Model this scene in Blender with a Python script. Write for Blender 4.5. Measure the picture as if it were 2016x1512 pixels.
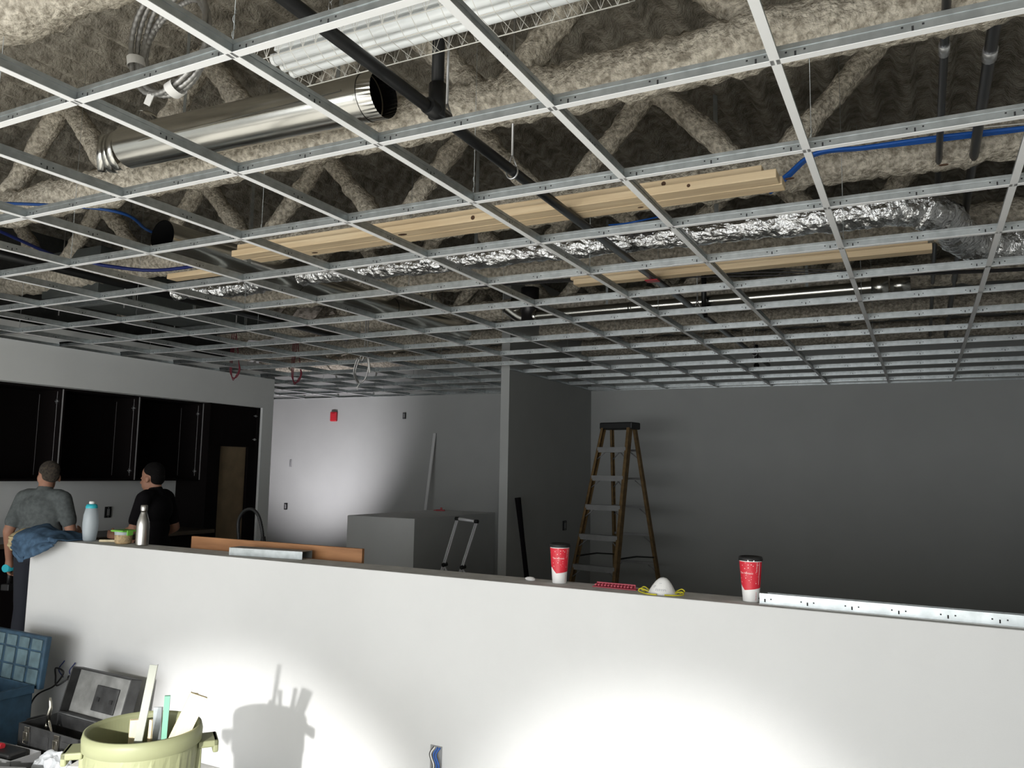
import bpy, bmesh, math, random
from mathutils import Vector, Matrix, noise
random.seed(7)
scene = bpy.context.scene
for o in list(bpy.data.objects):
    bpy.data.objects.remove(o)
COL = scene.collection

# ------------------------------------------------------------------ camera
G = 2.59                                   # height of the ceiling grid
Rv = Vector((0.88991, 0.45579, 0.01809)); Fv = Vector((-0.45399, 0.88439, 0.10831))
Rv = (Rv - Fv.normalized() * Rv.dot(Fv.normalized())).normalized(); Fv.normalize()
Uv = Rv.cross(Fv)
cam = bpy.data.cameras.new('camera'); cam.sensor_width = 36.0
cam.lens = 1573.37 / 2016 * 36.0; cam.clip_start = 0.05; cam.clip_end = 200
camo = bpy.data.objects.new('camera', cam); COL.objects.link(camo)
camo.matrix_world = Matrix(((Rv.x, Uv.x, -Fv.x, 2.7322), (Rv.y, Uv.y, -Fv.y, -0.7634),
                            (Rv.z, Uv.z, -Fv.z, G - 1.0268), (0, 0, 0, 1)))
scene.camera = camo

# ------------------------------------------------------------------ world, lights, exposure
w = bpy.data.worlds.new('world'); scene.world = w; w.use_nodes = True
bg = w.node_tree.nodes['Background']; bg.inputs[0].default_value = (0.72, 0.8, 0.9, 1); bg.inputs[1].default_value = 0.1
scene.view_settings.view_transform = 'Standard'; scene.view_settings.look = 'None'
scene.view_settings.gamma = 1.0; scene.view_settings.use_curve_mapping = False
scene.view_settings.exposure = -0.08

def aim(o, loc, target):
    o.location = loc
    o.rotation_euler = (Vector(target) - Vector(loc)).to_track_quat('-Z', 'Y').to_euler()
def spot(name, loc, target, power, deg, blend, rad, colr):
    l = bpy.data.lights.new(name, 'SPOT'); l.energy = power; l.spot_size = math.radians(deg); l.spot_blend = blend
    l.shadow_soft_size = rad; l.color = colr
    o = bpy.data.objects.new(name, l); COL.objects.link(o); aim(o, loc, target); return o
def area(name, loc, target, sx, sy, power, colr):
    l = bpy.data.lights.new(name, 'AREA'); l.shape = 'RECTANGLE'; l.size = sx; l.size_y = sy; l.energy = power; l.color = colr
    o = bpy.data.objects.new(name, l); COL.objects.link(o); aim(o, loc, target); return o
# added fill panel inside the unseen storefront glass; low sun for floor bounce
area('added_daylight_fill', (0.3, -4.22, 1.35), (0.3, 0, 1.25), 7.2, 2.1, 340, (0.95, 0.98, 1.0))
sl = bpy.data.lights.new('low_sun', 'SUN'); sl.energy = 20; sl.angle = math.radians(1.0); sl.color = (1.0, 0.98, 0.94)
so = bpy.data.objects.new('low_sun', sl); COL.objects.link(so); aim(so, (4, -14, 6), Vector((4, -14, 6)) + Vector((-0.16, 1.0, -0.44)))
# two heads of a work light throwing soft pools on the low wall
spot('work_light_head', (2.75, -5.15, 2.4), (-0.55, 2.4, -0.92), 5000, 21, 0.5, 0.07, (1, 0.99, 0.97))
spot('work_light_head.001', (3.05, -5.1, 2.4), (1.80, 2.4, -0.28), 3900, 16.5, 0.8, 0.07, (1, 0.99, 0.97))
# a cool lamp standing low in the far room
spot('far_room_lamp', (-4.5, 6.65, 0.5), (-5.25, 8.47, 2.0), 290, 88, 1.0, 0.06, (0.97, 0.94, 1.0))

# ------------------------------------------------------------------ materials
def mat(name, base, rough=0.6, metal=0.0, var=0.0, scale=8.0, bump=0.0, bscale=60.0, base2=None, trans=0.0, ior=1.45, spec=0.5, detail=4.0, stretch=None):
    m = bpy.data.materials.new(name); m.use_nodes = True
    nt = m.node_tree; b = nt.nodes['Principled BSDF']
    b.inputs['Base Color'].default_value = (*base, 1); b.inputs['Roughness'].default_value = rough
    b.inputs['Metallic'].default_value = metal; b.inputs['IOR'].default_value = ior
    b.inputs['Transmission Weight'].default_value = trans; b.inputs['Specular IOR Level'].default_value = spec
    tc = nt.nodes.new('ShaderNodeTexCoord'); src = tc.outputs['Object']
    if stretch:
        mp = nt.nodes.new('ShaderNodeMapping'); mp.inputs['Scale'].default_value = stretch
        nt.links.new(src, mp.inputs['Vector']); src = mp.outputs['Vector']
    if var > 0 or base2:
        n = nt.nodes.new('ShaderNodeTexNoise'); n.inputs['Scale'].default_value = scale; n.inputs['Detail'].default_value = detail
        nt.links.new(src, n.inputs['Vector'])
        r = nt.nodes.new('ShaderNodeValToRGB'); r.color_ramp.elements[0].position = 0.35; r.color_ramp.elements[1].position = 0.65
        c0 = base2 if base2 else tuple(max(0, c * (1 - var)) for c in base)
        c1 = base if base2 else tuple(min(1, c * (1 + var)) for c in base)
        r.color_ramp.elements[0].color = (*c0, 1); r.color_ramp.elements[1].color = (*c1, 1)
        nt.links.new(n.outputs['Fac'], r.inputs['Fac']); nt.links.new(r.outputs['Color'], b.inputs['Base Color'])
    if bump > 0:
        n2 = nt.nodes.new('ShaderNodeTexNoise'); n2.inputs['Scale'].default_value = bscale; n2.inputs['Detail'].default_value = 6
        nt.links.new(src, n2.inputs['Vector'])
        bp = nt.nodes.new('ShaderNodeBump'); bp.inputs['Strength'].default_value = bump; bp.inputs['Distance'].default_value = 0.02
        nt.links.new(n2.outputs['Fac'], bp.inputs['Height']); nt.links.new(bp.outputs['Normal'], b.inputs['Normal'])
    return m
M = {}
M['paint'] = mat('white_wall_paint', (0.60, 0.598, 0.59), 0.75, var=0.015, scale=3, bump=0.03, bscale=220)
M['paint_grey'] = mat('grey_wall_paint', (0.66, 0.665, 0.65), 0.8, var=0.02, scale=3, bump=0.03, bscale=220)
M['upper_shade'] = mat('shade_dark_upper_wall', (0.055, 0.055, 0.05), 0.9, var=0.25, scale=5, bump=0.3, bscale=30)  # near-black colour puts the shade above the grid into the upper wall
M['duct_dull'] = mat('dull_dark_duct', (0.10, 0.11, 0.105), 0.5, 0.5, var=0.15, scale=6)
M['paint_back_shaded'] = mat('shaded_back_wall_paint', (0.37, 0.375, 0.362), 0.8, var=0.02, scale=3, bump=0.03, bscale=220)  # wall paint darkened: the weaker light at the back is in the colour
M['gyp_top'] = mat('dusty_wall_top', (0.58, 0.575, 0.56), 0.85, var=0.1, scale=14, bump=0.1, bscale=90)
M['floor'] = mat('concrete_floor', (0.47, 0.465, 0.44), 0.7, var=0.12, scale=5, bump=0.1, bscale=40)
M['flange'] = mat('white_tee_enamel', (0.80, 0.80, 0.79), 0.45)
M['galv'] = mat('galvanised_steel', (0.42, 0.445, 0.445), 0.38, 0.85, var=0.12, scale=25)
M['galv_dark'] = mat('slot_shadow', (0.02, 0.02, 0.02), 0.8)
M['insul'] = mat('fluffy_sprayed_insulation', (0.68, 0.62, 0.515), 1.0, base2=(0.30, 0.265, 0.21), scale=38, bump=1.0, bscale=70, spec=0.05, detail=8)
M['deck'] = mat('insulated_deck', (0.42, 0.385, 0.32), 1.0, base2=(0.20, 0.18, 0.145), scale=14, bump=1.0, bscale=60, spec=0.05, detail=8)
M['duct'] = mat('shiny_duct_metal', (0.62, 0.61, 0.57), 0.22, 1.0, var=0.05, scale=6)
M['duct_shade'] = mat('shaded_duct_inside', (0.006, 0.006, 0.006), 0.8, spec=0.1)
M['foil'] = mat('crinkled_foil', (0.75, 0.75, 0.75), 0.16, 1.0, bump=0.7, bscale=38)
M['black_pipe'] = mat('black_steel_pipe', (0.012, 0.012, 0.012), 0.35, 0.2)
M['conduit'] = mat('grey_conduit', (0.035, 0.033, 0.033), 0.3, 0.5)
M['wood'] = mat('pale_spruce', (0.88, 0.70, 0.46), 0.6, base2=(0.74, 0.55, 0.33), scale=3, stretch=(0.6, 14, 14), detail=6)
M['wood_pale'] = mat('pale_pine_offcut', (0.80, 0.68, 0.45), 0.6, var=0.1, scale=4, stretch=(14, 14, 0.8))
M['knot'] = mat('dark_knot', (0.10, 0.05, 0.025), 0.7)
M['ply'] = mat('orange_plywood', (0.44, 0.21, 0.09), 0.55, base2=(0.30, 0.135, 0.055), scale=3, stretch=(1, 8, 8))
M['white_lamp'] = mat('white_fixture_enamel', (0.78, 0.79, 0.77), 0.35)
M['tube'] = mat('unlit_glass_tube', (0.86, 0.88, 0.87), 0.2)
M['wire_white'] = mat('white_wire', (0.70, 0.68, 0.62), 0.5)
M['bx'] = mat('armoured_cable', (0.42, 0.41, 0.39), 0.4, 0.7)
M['tape_white'] = mat('white_tape', (0.8, 0.78, 0.74), 0.6)
M['blue'] = mat('blue_cable_jacket', (0.012, 0.10, 0.42), 0.4)
M['blue_deep'] = mat('deep_blue_cable_jacket', (0.008, 0.018, 0.13), 0.5)
M['blue_mid'] = mat('dull_blue_cable_jacket', (0.006, 0.05, 0.20), 0.5)
M['red_wire'] = mat('red_cable_jacket', (0.16, 0.012, 0.025), 0.5)
M['espresso'] = mat('espresso_melamine', (0.0045, 0.003, 0.003), 0.7, spec=0.15)
M['edge'] = mat('raw_edge_band', (0.33, 0.32, 0.32), 0.5)
M['hinge'] = mat('nickel', (0.6, 0.6, 0.6), 0.3, 0.9)
M['beige_panel'] = mat('beige_back_panel', (0.22, 0.16, 0.095), 0.7, var=0.1)
M['counter'] = mat('dark_counter', (0.06, 0.045, 0.03), 0.4)
M['fibreglass'] = mat('weathered_yellow_rail', (0.15, 0.092, 0.034), 0.6, var=0.25, scale=20)
M['ladder_alu'] = mat('dull_aluminium', (0.26, 0.26, 0.26), 0.5, 0.4, var=0.1)
M['black'] = mat('black_plastic', (0.012, 0.012, 0.012), 0.5)
M['black_soft'] = mat('black_cloth', (0.008, 0.007, 0.008), 0.95, spec=0.1)
M['alu'] = mat('bright_aluminium', (0.82, 0.82, 0.84), 0.4, 0.2)
M['red'] = mat('red_plastic', (0.46, 0.02, 0.03), 0.4)
M['cup_red'] = mat('red_cup_print', (0.60, 0.022, 0.04), 0.4)
M['cup_white'] = mat('white_cup_card', (0.80, 0.79, 0.77), 0.45)
M['print'] = mat('white_print', (0.85, 0.72, 0.70), 0.5)
M['mask'] = mat('white_mask_felt', (0.78, 0.77, 0.75), 0.9, bump=0.1, bscale=200)
M['mask_print'] = mat('grey_mask_print', (0.35, 0.35, 0.38), 0.8)
M['yellow'] = mat('yellow_elastic', (0.62, 0.55, 0.03), 0.6)
M['yellow_pl'] = mat('yellow_plastic', (0.75, 0.58, 0.02), 0.4)
M['clip'] = mat('pinkish_red_plastic', (0.45, 0.06, 0.09), 0.5)
M['bottle'] = mat('frosted_plastic', (0.60, 0.66, 0.70), 0.35, trans=0.45)
M['teal'] = mat('turquoise_cap', (0.03, 0.42, 0.50), 0.4)
M['steel'] = mat('brushed_steel', (0.55, 0.53, 0.50), 0.28, 1.0, var=0.06, scale=40)
M['green_lid'] = mat('lime_lid', (0.18, 0.50, 0.07), 0.4)
M['food'] = mat('pasta_salad', (0.50, 0.36, 0.20), 0.7, var=0.3, scale=60, bump=0.4, bscale=120)
M['orange'] = mat('orange_plastic', (0.6, 0.16, 0.04), 0.5)
M['denim'] = mat('slate_blue_cotton', (0.055, 0.095, 0.15), 0.95, var=0.3, scale=20, bump=0.2, bscale=300, spec=0.1)
M['beige_cloth'] = mat('beige_lining', (0.42, 0.34, 0.20), 0.95, spec=0.1)
M['tote'] = mat('dusty_blue_plastic', (0.022, 0.055, 0.09), 0.6, var=0.3, scale=12)
M['tote_pale'] = mat('pale_dusty_blue_plastic', (0.085, 0.135, 0.155), 0.65, var=0.25, scale=14)
M['toolbox'] = mat('scuffed_black_plastic', (0.03, 0.03, 0.03), 0.55, var=0.4, scale=14)
M['toolbox_in'] = mat('dusty_grey_plastic', (0.21, 0.21, 0.20), 0.8, var=0.3, scale=9)
M['chrome'] = mat('worn_chrome', (0.6, 0.57, 0.5), 0.25, 1.0)
M['can'] = mat('khaki_green_plastic', (0.235, 0.245, 0.135), 0.5, var=0.05, scale=4)
M['green_strip'] = mat('mint_green_strip', (0.20, 0.46, 0.33), 0.5)
M['angle'] = mat('pale_grey_trim', (0.40, 0.41, 0.355), 0.5)
M['skin'] = mat('skin', (0.34, 0.17, 0.11), 0.6)
M['hair_grey'] = mat('short_greying_hair', (0.07, 0.055, 0.04), 0.9, base2=(0.025, 0.02, 0.016), scale=60, bump=0.5, bscale=150)
M['hair_black'] = mat('black_hair', (0.004, 0.003, 0.003), 0.8, bump=0.5, bscale=150, spec=0.2)
M['tee_grey'] = mat('heather_grey_tshirt', (0.10, 0.11, 0.11), 0.95, var=0.15, scale=30, bump=0.25, bscale=25, spec=0.1)
M['jeans'] = mat('dark_trousers', (0.02, 0.022, 0.03), 0.95)
M['bag'] = mat('milky_plastic_bag', (0.62, 0.64, 0.66), 0.3, trans=0.25)
M['cardwhite'] = mat('white_block', (0.80, 0.79, 0.74), 0.6)
M['greybox'] = mat('grey_plastic', (0.25, 0.25, 0.25), 0.5)
M['putty'] = mat('white_putty', (0.75, 0.74, 0.72), 0.8)
def thin_glass(name):
    m = bpy.data.materials.new(name); m.use_nodes = True; nt = m.node_tree; nt.nodes.clear()
    o = nt.nodes.new('ShaderNodeOutputMaterial'); t = nt.nodes.new('ShaderNodeBsdfTransparent'); g = nt.nodes.new('ShaderNodeBsdfGlossy'); g.inputs['Roughness'].default_value = 0.02
    mx = nt.nodes.new('ShaderNodeMixShader'); mx.inputs[0].default_value = 0.06
    nt.links.new(t.outputs[0], mx.inputs[1]); nt.links.new(g.outputs[0], mx.inputs[2]); nt.links.new(mx.outputs[0], o.inputs[0]); return m
M['glass'] = thin_glass('window_glass')
M['frame'] = mat('bronze_window_frame', (0.03, 0.028, 0.025), 0.4)

# ------------------------------------------------------------------ helpers
def box(bm, x0, x1, y0, y1, z0, z1, mi=0, M4=None):
    vs = [bm.verts.new(Vector(p)) for p in ((x0,y0,z0),(x1,y0,z0),(x1,y1,z0),(x0,y1,z0),(x0,y0,z1),(x1,y0,z1),(x1,y1,z1),(x0,y1,z1))]
    if M4:
        for v in vs: v.co = M4 @ v.co
    for f in ((0,3,2,1),(4,5,6,7),(0,1,5,4),(1,2,6,5),(2,3,7,6),(3,0,4,7)):
        fc = bm.faces.new([vs[i] for i in f]); fc.material_index = mi
    return vs
def frame_of(d):
    d = d.normalized(); a = Vector((0,0,1)) if abs(d.z) < 0.9 else Vector((1,0,0))
    u = d.cross(a).normalized(); v = d.cross(u).normalized()
    return u, v
def tube(bm, pts, rad, seg=10, mi=0, closed=False, cap=True, smooth=True, fn=None):
    pts = [Vector(p) for p in pts]; n = len(pts); rings = []
    rr = rad if isinstance(rad, (list, tuple)) else [rad] * n
    pu = None
    for i, p in enumerate(pts):
        if closed: d = pts[(i+1) % n] - pts[i-1]
        else: d = pts[min(i+1, n-1)] - pts[max(i-1, 0)]
        d.normalize()
        if pu is None: u, v = frame_of(d)
        else:
            u = (pu - d * pu.dot(d))
            u = u.normalized() if u.length > 1e-6 else frame_of(d)[0]
            v = d.cross(u).normalized()
        pu = u; ring = []
        for k in range(seg):
            a = 2*math.pi*k/seg; dr = u*math.cos(a) + v*math.sin(a)
            r = rr[i]
            q = p + dr * r
            if fn: q = q + dr * fn(q)
            ring.append(bm.verts.new(q))
        rings.append(ring)
    m = n if closed else n-1
    for i in range(m):
        a, b = rings[i], rings[(i+1) % n]
        for k in range(seg):
            f = bm.faces.new((a[k], a[(k+1) % seg], b[(k+1) % seg], b[k])); f.material_index = mi; f.smooth = smooth
    if cap and not closed:
        f = bm.faces.new(rings[0][::-1]); f.material_index = mi
        f = bm.faces.new(rings[-1]); f.material_index = mi
def lathe(bm, prof, seg=32, mi=0, cx=0, cy=0, smooth=True, closed=False, a0=0, a1=2*math.pi):
    full = abs(a1 - a0 - 2*math.pi) < 1e-6
    n = seg if full else seg + 1
    rings = []
    for k in range(n):
        a = a0 + (a1-a0)*k/seg
        rings.append([bm.verts.new((cx + r*math.cos(a), cy + r*math.sin(a), z)) for r, z in prof])
    L = len(prof)
    for k in range(seg):
        A = rings[k]; B = rings[(k+1) % n]
        for i in range(L if closed else L-1):
            j = (i+1) % L
            try:
                f = bm.faces.new((A[i], B[i], B[j], A[j])); f.material_index = mi; f.smooth = smooth
            except ValueError: pass
    bmesh.ops.remove_doubles(bm, verts=bm.verts, dist=1e-5)
def prism(bm, poly, d0, d1, axis='y', mi=0, M4=None):
    def P(a, b, d): return {'y': Vector((a, d, b)), 'x': Vector((d, a, b)), 'z': Vector((a, b, d))}[axis]
    A = [bm.verts.new(P(a, b, d0)) for a, b in poly]; B = [bm.verts.new(P(a, b, d1)) for a, b in poly]
    if M4:
        for v in A + B: v.co = M4 @ v.co
    n = len(poly); fs = [bm.faces.new(A), bm.faces.new(B[::-1])]
    for i in range(n): fs.append(bm.faces.new((A[i], B[i], B[(i+1) % n], A[(i+1) % n])))
    for f in fs: f.material_index = mi
    return fs
def obj(name, bm, mats, parent=None, loc=None, rot=None, bevel=0.0, bseg=2, recalc=True):
    if recalc: bmesh.ops.recalc_face_normals(bm, faces=bm.faces)
    me = bpy.data.meshes.new(name); bm.to_mesh(me); bm.free()
    for m in (mats if isinstance(mats, (list, tuple)) else [mats]): me.materials.append(M[m])
    o = bpy.data.objects.new(name, me); COL.objects.link(o)
    if parent: o.parent = parent
    if loc: o.location = loc
    if rot: o.rotation_euler = rot
    if bevel > 0:
        md = o.modifiers.new('bevel', 'BEVEL'); md.width = bevel; md.segments = bseg; md.limit_method = 'ANGLE'; md.angle_limit = 0.6
    return o
def tag(o, label=None, cat=None, group=None, kind=None):
    if label: o['label'] = label
    if cat: o['category'] = cat
    if group: o['group'] = group
    if kind: o['kind'] = kind
    return o
def thing(name, label, cat, loc=(0,0,0), rot=(0,0,0), group=None):
    o = bpy.data.objects.new(name, None); COL.objects.link(o); o.location = loc; o.rotation_euler = rot
    o.empty_display_size = 0.05
    return tag(o, label, cat, group)
def copyobj(src, parent=None, loc=None, rot=None):
    c = src.copy(); COL.objects.link(c)
    if parent is not None: c.parent = parent
    if loc is not None: c.location = loc
    if rot is not None: c.rotation_euler = rot
    return c
def B(): return bmesh.new()
def bxo(name, m, x0, x1, y0, y1, z0, z1, parent=None, bevel=0.0, M4=None):
    b = B(); box(b, x0, x1, y0, y1, z0, z1, 0, M4); return obj(name, b, m, parent, bevel=bevel)
def tubeo(name, m, pts, r, parent=None, seg=10, **k):
    b = B(); tube(b, pts, r, seg, **k); return obj(name, b, m, parent)
def bez(pts, n=12):
    """smooth curve through points (Catmull-Rom)"""
    P = [Vector(p) for p in pts]; P = [P[0]*2-P[1]] + P + [P[-1]*2-P[-2]]; out = []
    for i in range(1, len(P)-2):
        for k in range(n):
            t = k/n; a, b, c, d = P[i-1], P[i], P[i+1], P[i+2]
            out.append(0.5*((2*b)+(c-a)*t+(2*a-5*b+4*c-d)*t*t+(3*b-a-3*c+d)*t**3))
    out.append(P[-2]); return out
def text_mesh(body, size, shear=0.0):
    cu = bpy.data.curves.new('lettering', 'FONT'); cu.body = body; cu.size = size; cu.shear = shear
    cu.align_x = 'CENTER'; cu.align_y = 'CENTER'; cu.resolution_u = 3
    t = bpy.data.objects.new('lettering_tmp', cu); COL.objects.link(t)
    dg = bpy.context.evaluated_depsgraph_get(); me = bpy.data.meshes.new_from_object(t.evaluated_get(dg))
    bpy.data.objects.remove(t); bpy.data.curves.remove(cu)
    return me

# ------------------------------------------------------------------ the setting
DECK = 3.70
def backY(x): return 8.66 + 0.045*(x + 1)
def halfY(x): return 2.42 - 0.019*x
tag(bxo('floor', 'floor', -7, 5, -7.2, 9.4, -0.1, 0.0), kind='structure')
b = B()
prism(b, [(-6.4, backY(-6.4)), (4.2, backY(4.2)), (4.2, backY(4.2)+0.15), (-6.4, backY(-6.4)+0.15)], 0, DECK+0.1, 'z')
tag(obj('wall_back', b, 'paint_back_shaded'), kind='structure')
b = B(); prism(b, [(-1.07, 6.40), (-0.975, 6.40), (-0.975, backY(-0.975)), (-1.07, backY(-1.07))], 0, DECK-0.05, 'z')
tag(obj('wall_partition', b, 'paint_back_shaded'), kind='structure')
tag(bxo('wall_right', 'paint_grey', 3.70, 3.85, -7, 8.95, 0, DECK+0.1), kind='structure')
tag(bxo('wall_left', 'paint_grey', -4.72, -4.57, -7, 6.16, 0, 2.75), kind='structure')
tag(bxo('wall_left_upper', 'upper_shade', -4.72, -4.57, -7, 6.16, 2.75, DECK+0.1), kind='structure')
tag(bxo('wall_wing', 'paint_grey', -6.4, -4.07, 6.16, 6.33, 0, 2.75), kind='structure')
tag(bxo('wall_far_left', 'paint', -6.5, -6.35, 6.33, 8.6, 0, DECK), kind='structure')
tag(bxo('wall_soffit', 'paint_grey', -4.57, -4.07, -1.8, 6.16, 2.24, 2.75), kind='structure')
# low wall with a dusty unfinished top
b = B()
hw = [(-2.36, halfY(-2.36)), (3.70, halfY(3.70)), (3.70, halfY(3.70)+0.19), (-2.36, halfY(-2.36)+0.19)]
fs = prism(b, hw, 0, 1.08, 'z')
for f in b.faces:
    if f.calc_center_median().z > 1.07: f.material_index = 1
tag(obj('wall_half', b, ['paint', 'gyp_top'], bevel=0.003), kind='structure')
# unseen rear storefront wall, its place set for the light balance
b = B()
for (x0, x1, z0, z1) in ((-4.6, -3.4, 0, DECK), (4.0, 4.6, 0, DECK), (-3.4, 4.0, 0, 0.25), (-3.4, 4.0, 2.45, DECK)):
    box(b, x0, x1, -4.4, -4.25, z0, z1)
wr = obj('wall_rear', b, 'paint'); tag(wr, kind='structure')
wi = thing('window_1', None, None); tag(wi, kind='structure')
b = B()
for k in range(5):
    x = -3.4 + 7.4*k/4; box(b, x-0.03, x+0.03, -4.36, -4.30, 0.25, 2.45)
box(b, -3.4, 4.0, -4.36, -4.30, 0.25, 0.31); box(b, -3.4, 4.0, -4.36, -4.30, 2.39, 2.45)
obj('window_frame', b, 'frame', wi)
for k in range(4):
    x = -3.4 + 7.4*k/4
    b = B(); box(b, x+0.03, x+1.82, -4.335, -4.325, 0.31, 2.39); obj('pane', b, 'glass', wi)

# wall angle trim round the grid
def trim(n, p0, p1, off):
    b = B(); p0 = Vector(p0); p1 = Vector(p1); o = Vector(off)
    A = [p0, p1, p1+o*0.022, p0+o*0.022]
    for z0, z1, k in ((G-0.001, G+0.002, 1.0), (G, G+0.024, 0.1)):
        q = [p0, p1, p1+o*0.022*k, p0+o*0.022*k]
        vs = [b.verts.new((v.x, v.y, z0)) for v in q] + [b.verts.new((v.x, v.y, z1)) for v in q]
        for f in ((0,3,2,1),(4,5,6,7),(0,1,5,4),(1,2,6,5),(2,3,7,6),(3,0,4,7)): b.faces.new([vs[i] for i in f])
    tag(obj('trim_%d' % n, b, 'galv'), kind='structure')
trim(1, (-6.35, backY(-6.35)-0.001, 0), (-1.07, backY(-1.07)-0.001, 0), (0, -1, 0))
trim(2, (-0.975, backY(-0.975)-0.001, 0), (3.70, backY(3.70)-0.001, 0), (0, -1, 0))
trim(3, (-4.069, -1.8, 0), (-4.069, 6.33, 0), (1, 0, 0))
trim(4, (-0.974, 6.40, 0), (-0.974, 8.64, 0), (1, 0, 0))
trim(5, (-1.071, 6.40, 0), (-1.071, 8.62, 0), (-1, 0, 0))

# metal roof deck, sprayed with insulation
def fluff(q, amp=1.0):
    return amp*(0.010*noise.noise(q*9.0) + 0.013*noise.noise(q*26.0) + 0.013*noise.noise(q*55.0))
b = B(); xs = []; x = -6.6
while x < 4.3: xs.append(x); x += 0.03125
ys = []; y = -7.2
while y < 9.3: ys.append(y); y += (0.3 if y < 0.2 else (0.07 if y < 5 else 0.25))
rows = []
for yy in ys:
    r = []
    for xx in xs:
        ph = (xx / 0.1875) % 1.0
        h = min(1, max(0, (abs(ph-0.5)-0.17)/0.1)) * 0.065
        q = Vector((xx, yy, 0))
        r.append(b.verts.new((xx, yy, DECK + h + fluff(q, 0.3) + 0.008*noise.noise(q*3))))
    rows.append(r)
for i in range(len(ys)-1):
    for k in range(len(xs)-1):
        f = b.faces.new((rows[i][k], rows[i+1][k], rows[i+1][k+1], rows[i][k+1])); f.smooth = True
# roof slab above
box(b, -7, 5, -7.4, 9.6, DECK+0.2, DECK+0.3)
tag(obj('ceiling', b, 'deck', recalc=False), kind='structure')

# open web joists wrapped in insulation
def insul_tube(bm, p0, p1, r, step, amp=1.0, seg=14, flat=1.0):
    p0 = Vector(p0); p1 = Vector(p1); n = max(2, int((p1-p0).length/step))
    tube(bm, [p0.lerp(p1, i/n) for i in range(n+1)], r, seg, fn=lambda q: fluff(q, amp) + 0.016*amp*noise.noise(q*4.0))
JL = ['fluffy insulated roof joist nearest the storefront glass', 'fluffy insulated roof joist over the unfinished end of the grid', 'pale fluffy insulated roof joist over the cable coil', 'pale fluffy insulated roof joist just behind the short round duct',
      'fluffy insulated roof joist right behind the long lumber stack', 'fluffy insulated roof joist just beyond the foil duct', 'dark insulated roof joist beyond the thin vent pipe', 'dark insulated roof joist over the tall ladder', 'dark insulated roof joist next to the back wall']
JY = [-1.85, -0.56, 0.73, 2.02, 3.31, 4.60, 5.89, 7.18, 8.40]
for ji, jy in enumerate(JY):
    t = thing('roof_joist', JL[ji], 'joist', (0, jy, 3.09), group='insulated roof joists')
    near = 0.5 < jy < 5
    b = B(); xe = 3.68
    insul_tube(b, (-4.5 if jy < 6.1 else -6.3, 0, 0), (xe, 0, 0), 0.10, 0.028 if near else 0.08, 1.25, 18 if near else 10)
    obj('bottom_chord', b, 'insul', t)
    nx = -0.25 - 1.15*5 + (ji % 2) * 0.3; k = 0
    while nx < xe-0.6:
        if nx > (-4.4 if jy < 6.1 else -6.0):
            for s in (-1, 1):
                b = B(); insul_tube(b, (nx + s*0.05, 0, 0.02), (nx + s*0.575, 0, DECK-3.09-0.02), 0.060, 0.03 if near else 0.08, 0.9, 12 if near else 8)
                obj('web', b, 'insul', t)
        nx += 1.15

# ------------------------------------------------------------------ suspended ceiling grid
S = 0.6096
grid = thing('ceiling_grid', 'suspended ceiling grid of white and galvanised tees without tiles', 'ceiling grid', (0, 0, G))
TEE = [(-0.012, 0), (0.012, 0), (0.012, 0.0016), (0.0011, 0.0016), (0.0011, 0.028), (0.0036, 0.028), (0.0036, 0.040), (-0.0036, 0.040), (-0.0036, 0.028), (-0.0011, 0.028), (-0.0011, 0.0016), (-0.012, 0.0016)]
def tee_mesh(L, axis, slots):
    b = B(); prism(b, TEE, 0, L, axis)
    bmesh.ops.recalc_face_normals(b, faces=b.faces)
    for f in b.faces:
        c = f.calc_center_median(); f.material_index = 0 if c.z < 0.0018 and f.normal.z > -2 and abs(f.normal.z) > 0.5 or (c.z < 0.0017) else 1
    for s in slots:
        for d, hz in ((-0.022, 0.020), (0.0, 0.014), (0.022, 0.020)):
            w_ = 0.0025; hh = 0.0025 if d else 0.006
            if axis == 'y': box(b, -0.0014, 0.0014, s+d-w_, s+d+w_, hz-hh, hz+hh, 2)
            else: box(b, s+d-w_, s+d+w_, -0.0014, 0.0014, hz-hh, hz+hh, 2)
    me_o = b; return me_o
def cross_tee_mesh():
    b = tee_mesh(S-0.005, 'x', (0.045, S/2, S-0.05)); return b
YEND = {}
mains = {}
def grid_main(bx, y0, y1):
    key = round(y1-y0, 3)
    if key not in mains:
        o = obj('main_tee', tee_mesh(y1-y0, 'y', [S*i+S/2 for i in range(int((y1-y0)/S))]), ['flange', 'galv', 'galv_dark'], grid, (bx*S, y0, 0)); mains[key] = o
    else: copyobj(mains[key], None, (bx*S, y0, 0))
def ymax(x): return backY(x) - 0.003
for bi in range(-10, 6):
    x = bi*S
    if x < -4.07: grid_main(bi, 6.34, ymax(x))
    else: grid_main(bi, -3*S, ymax(x))
xt = obj('cross_tee', cross_tee_mesh(), ['flange', 'galv', 'galv_dark'], grid, (0, 0, 0)); first = True
for a in range(-3, 15):
    y = a*S
    for bi in range(-11, 6):
        x0 = bi*S; xm = x0 + S/2
        if y > ymax(xm) - 0.03: continue
        if y < 6.33 and xm < -4.07: continue
        if xm > 3.66: continue
        if y > 6.38 and x0 < -0.975 and x0+S > -1.07: continue
        if first: xt.location = (x0+0.0025, y, 0.0); first = False
        else: copyobj(xt, None, (x0+0.0025, y, 0.0))
# short cross tees against the soffit and the partition
def short_tee(x0, x1, y):
    b = tee_mesh(x1-x0, 'x', ()); obj('cross_tee', b, ['flange', 'galv', 'galv_dark'], grid, (x0, y, 0))
for a in range(-3, 11): short_tee(-4.069, -6*S-0.0025, a*S) if a*S < 6.3 else None
for a in range(11, 15):
    if a*S < 8.6: short_tee(-2*S+0.0025, -1.071, a*S); short_tee(-0.974, -1*S-0.0025, a*S) if -1*S > -0.97 else None
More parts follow.
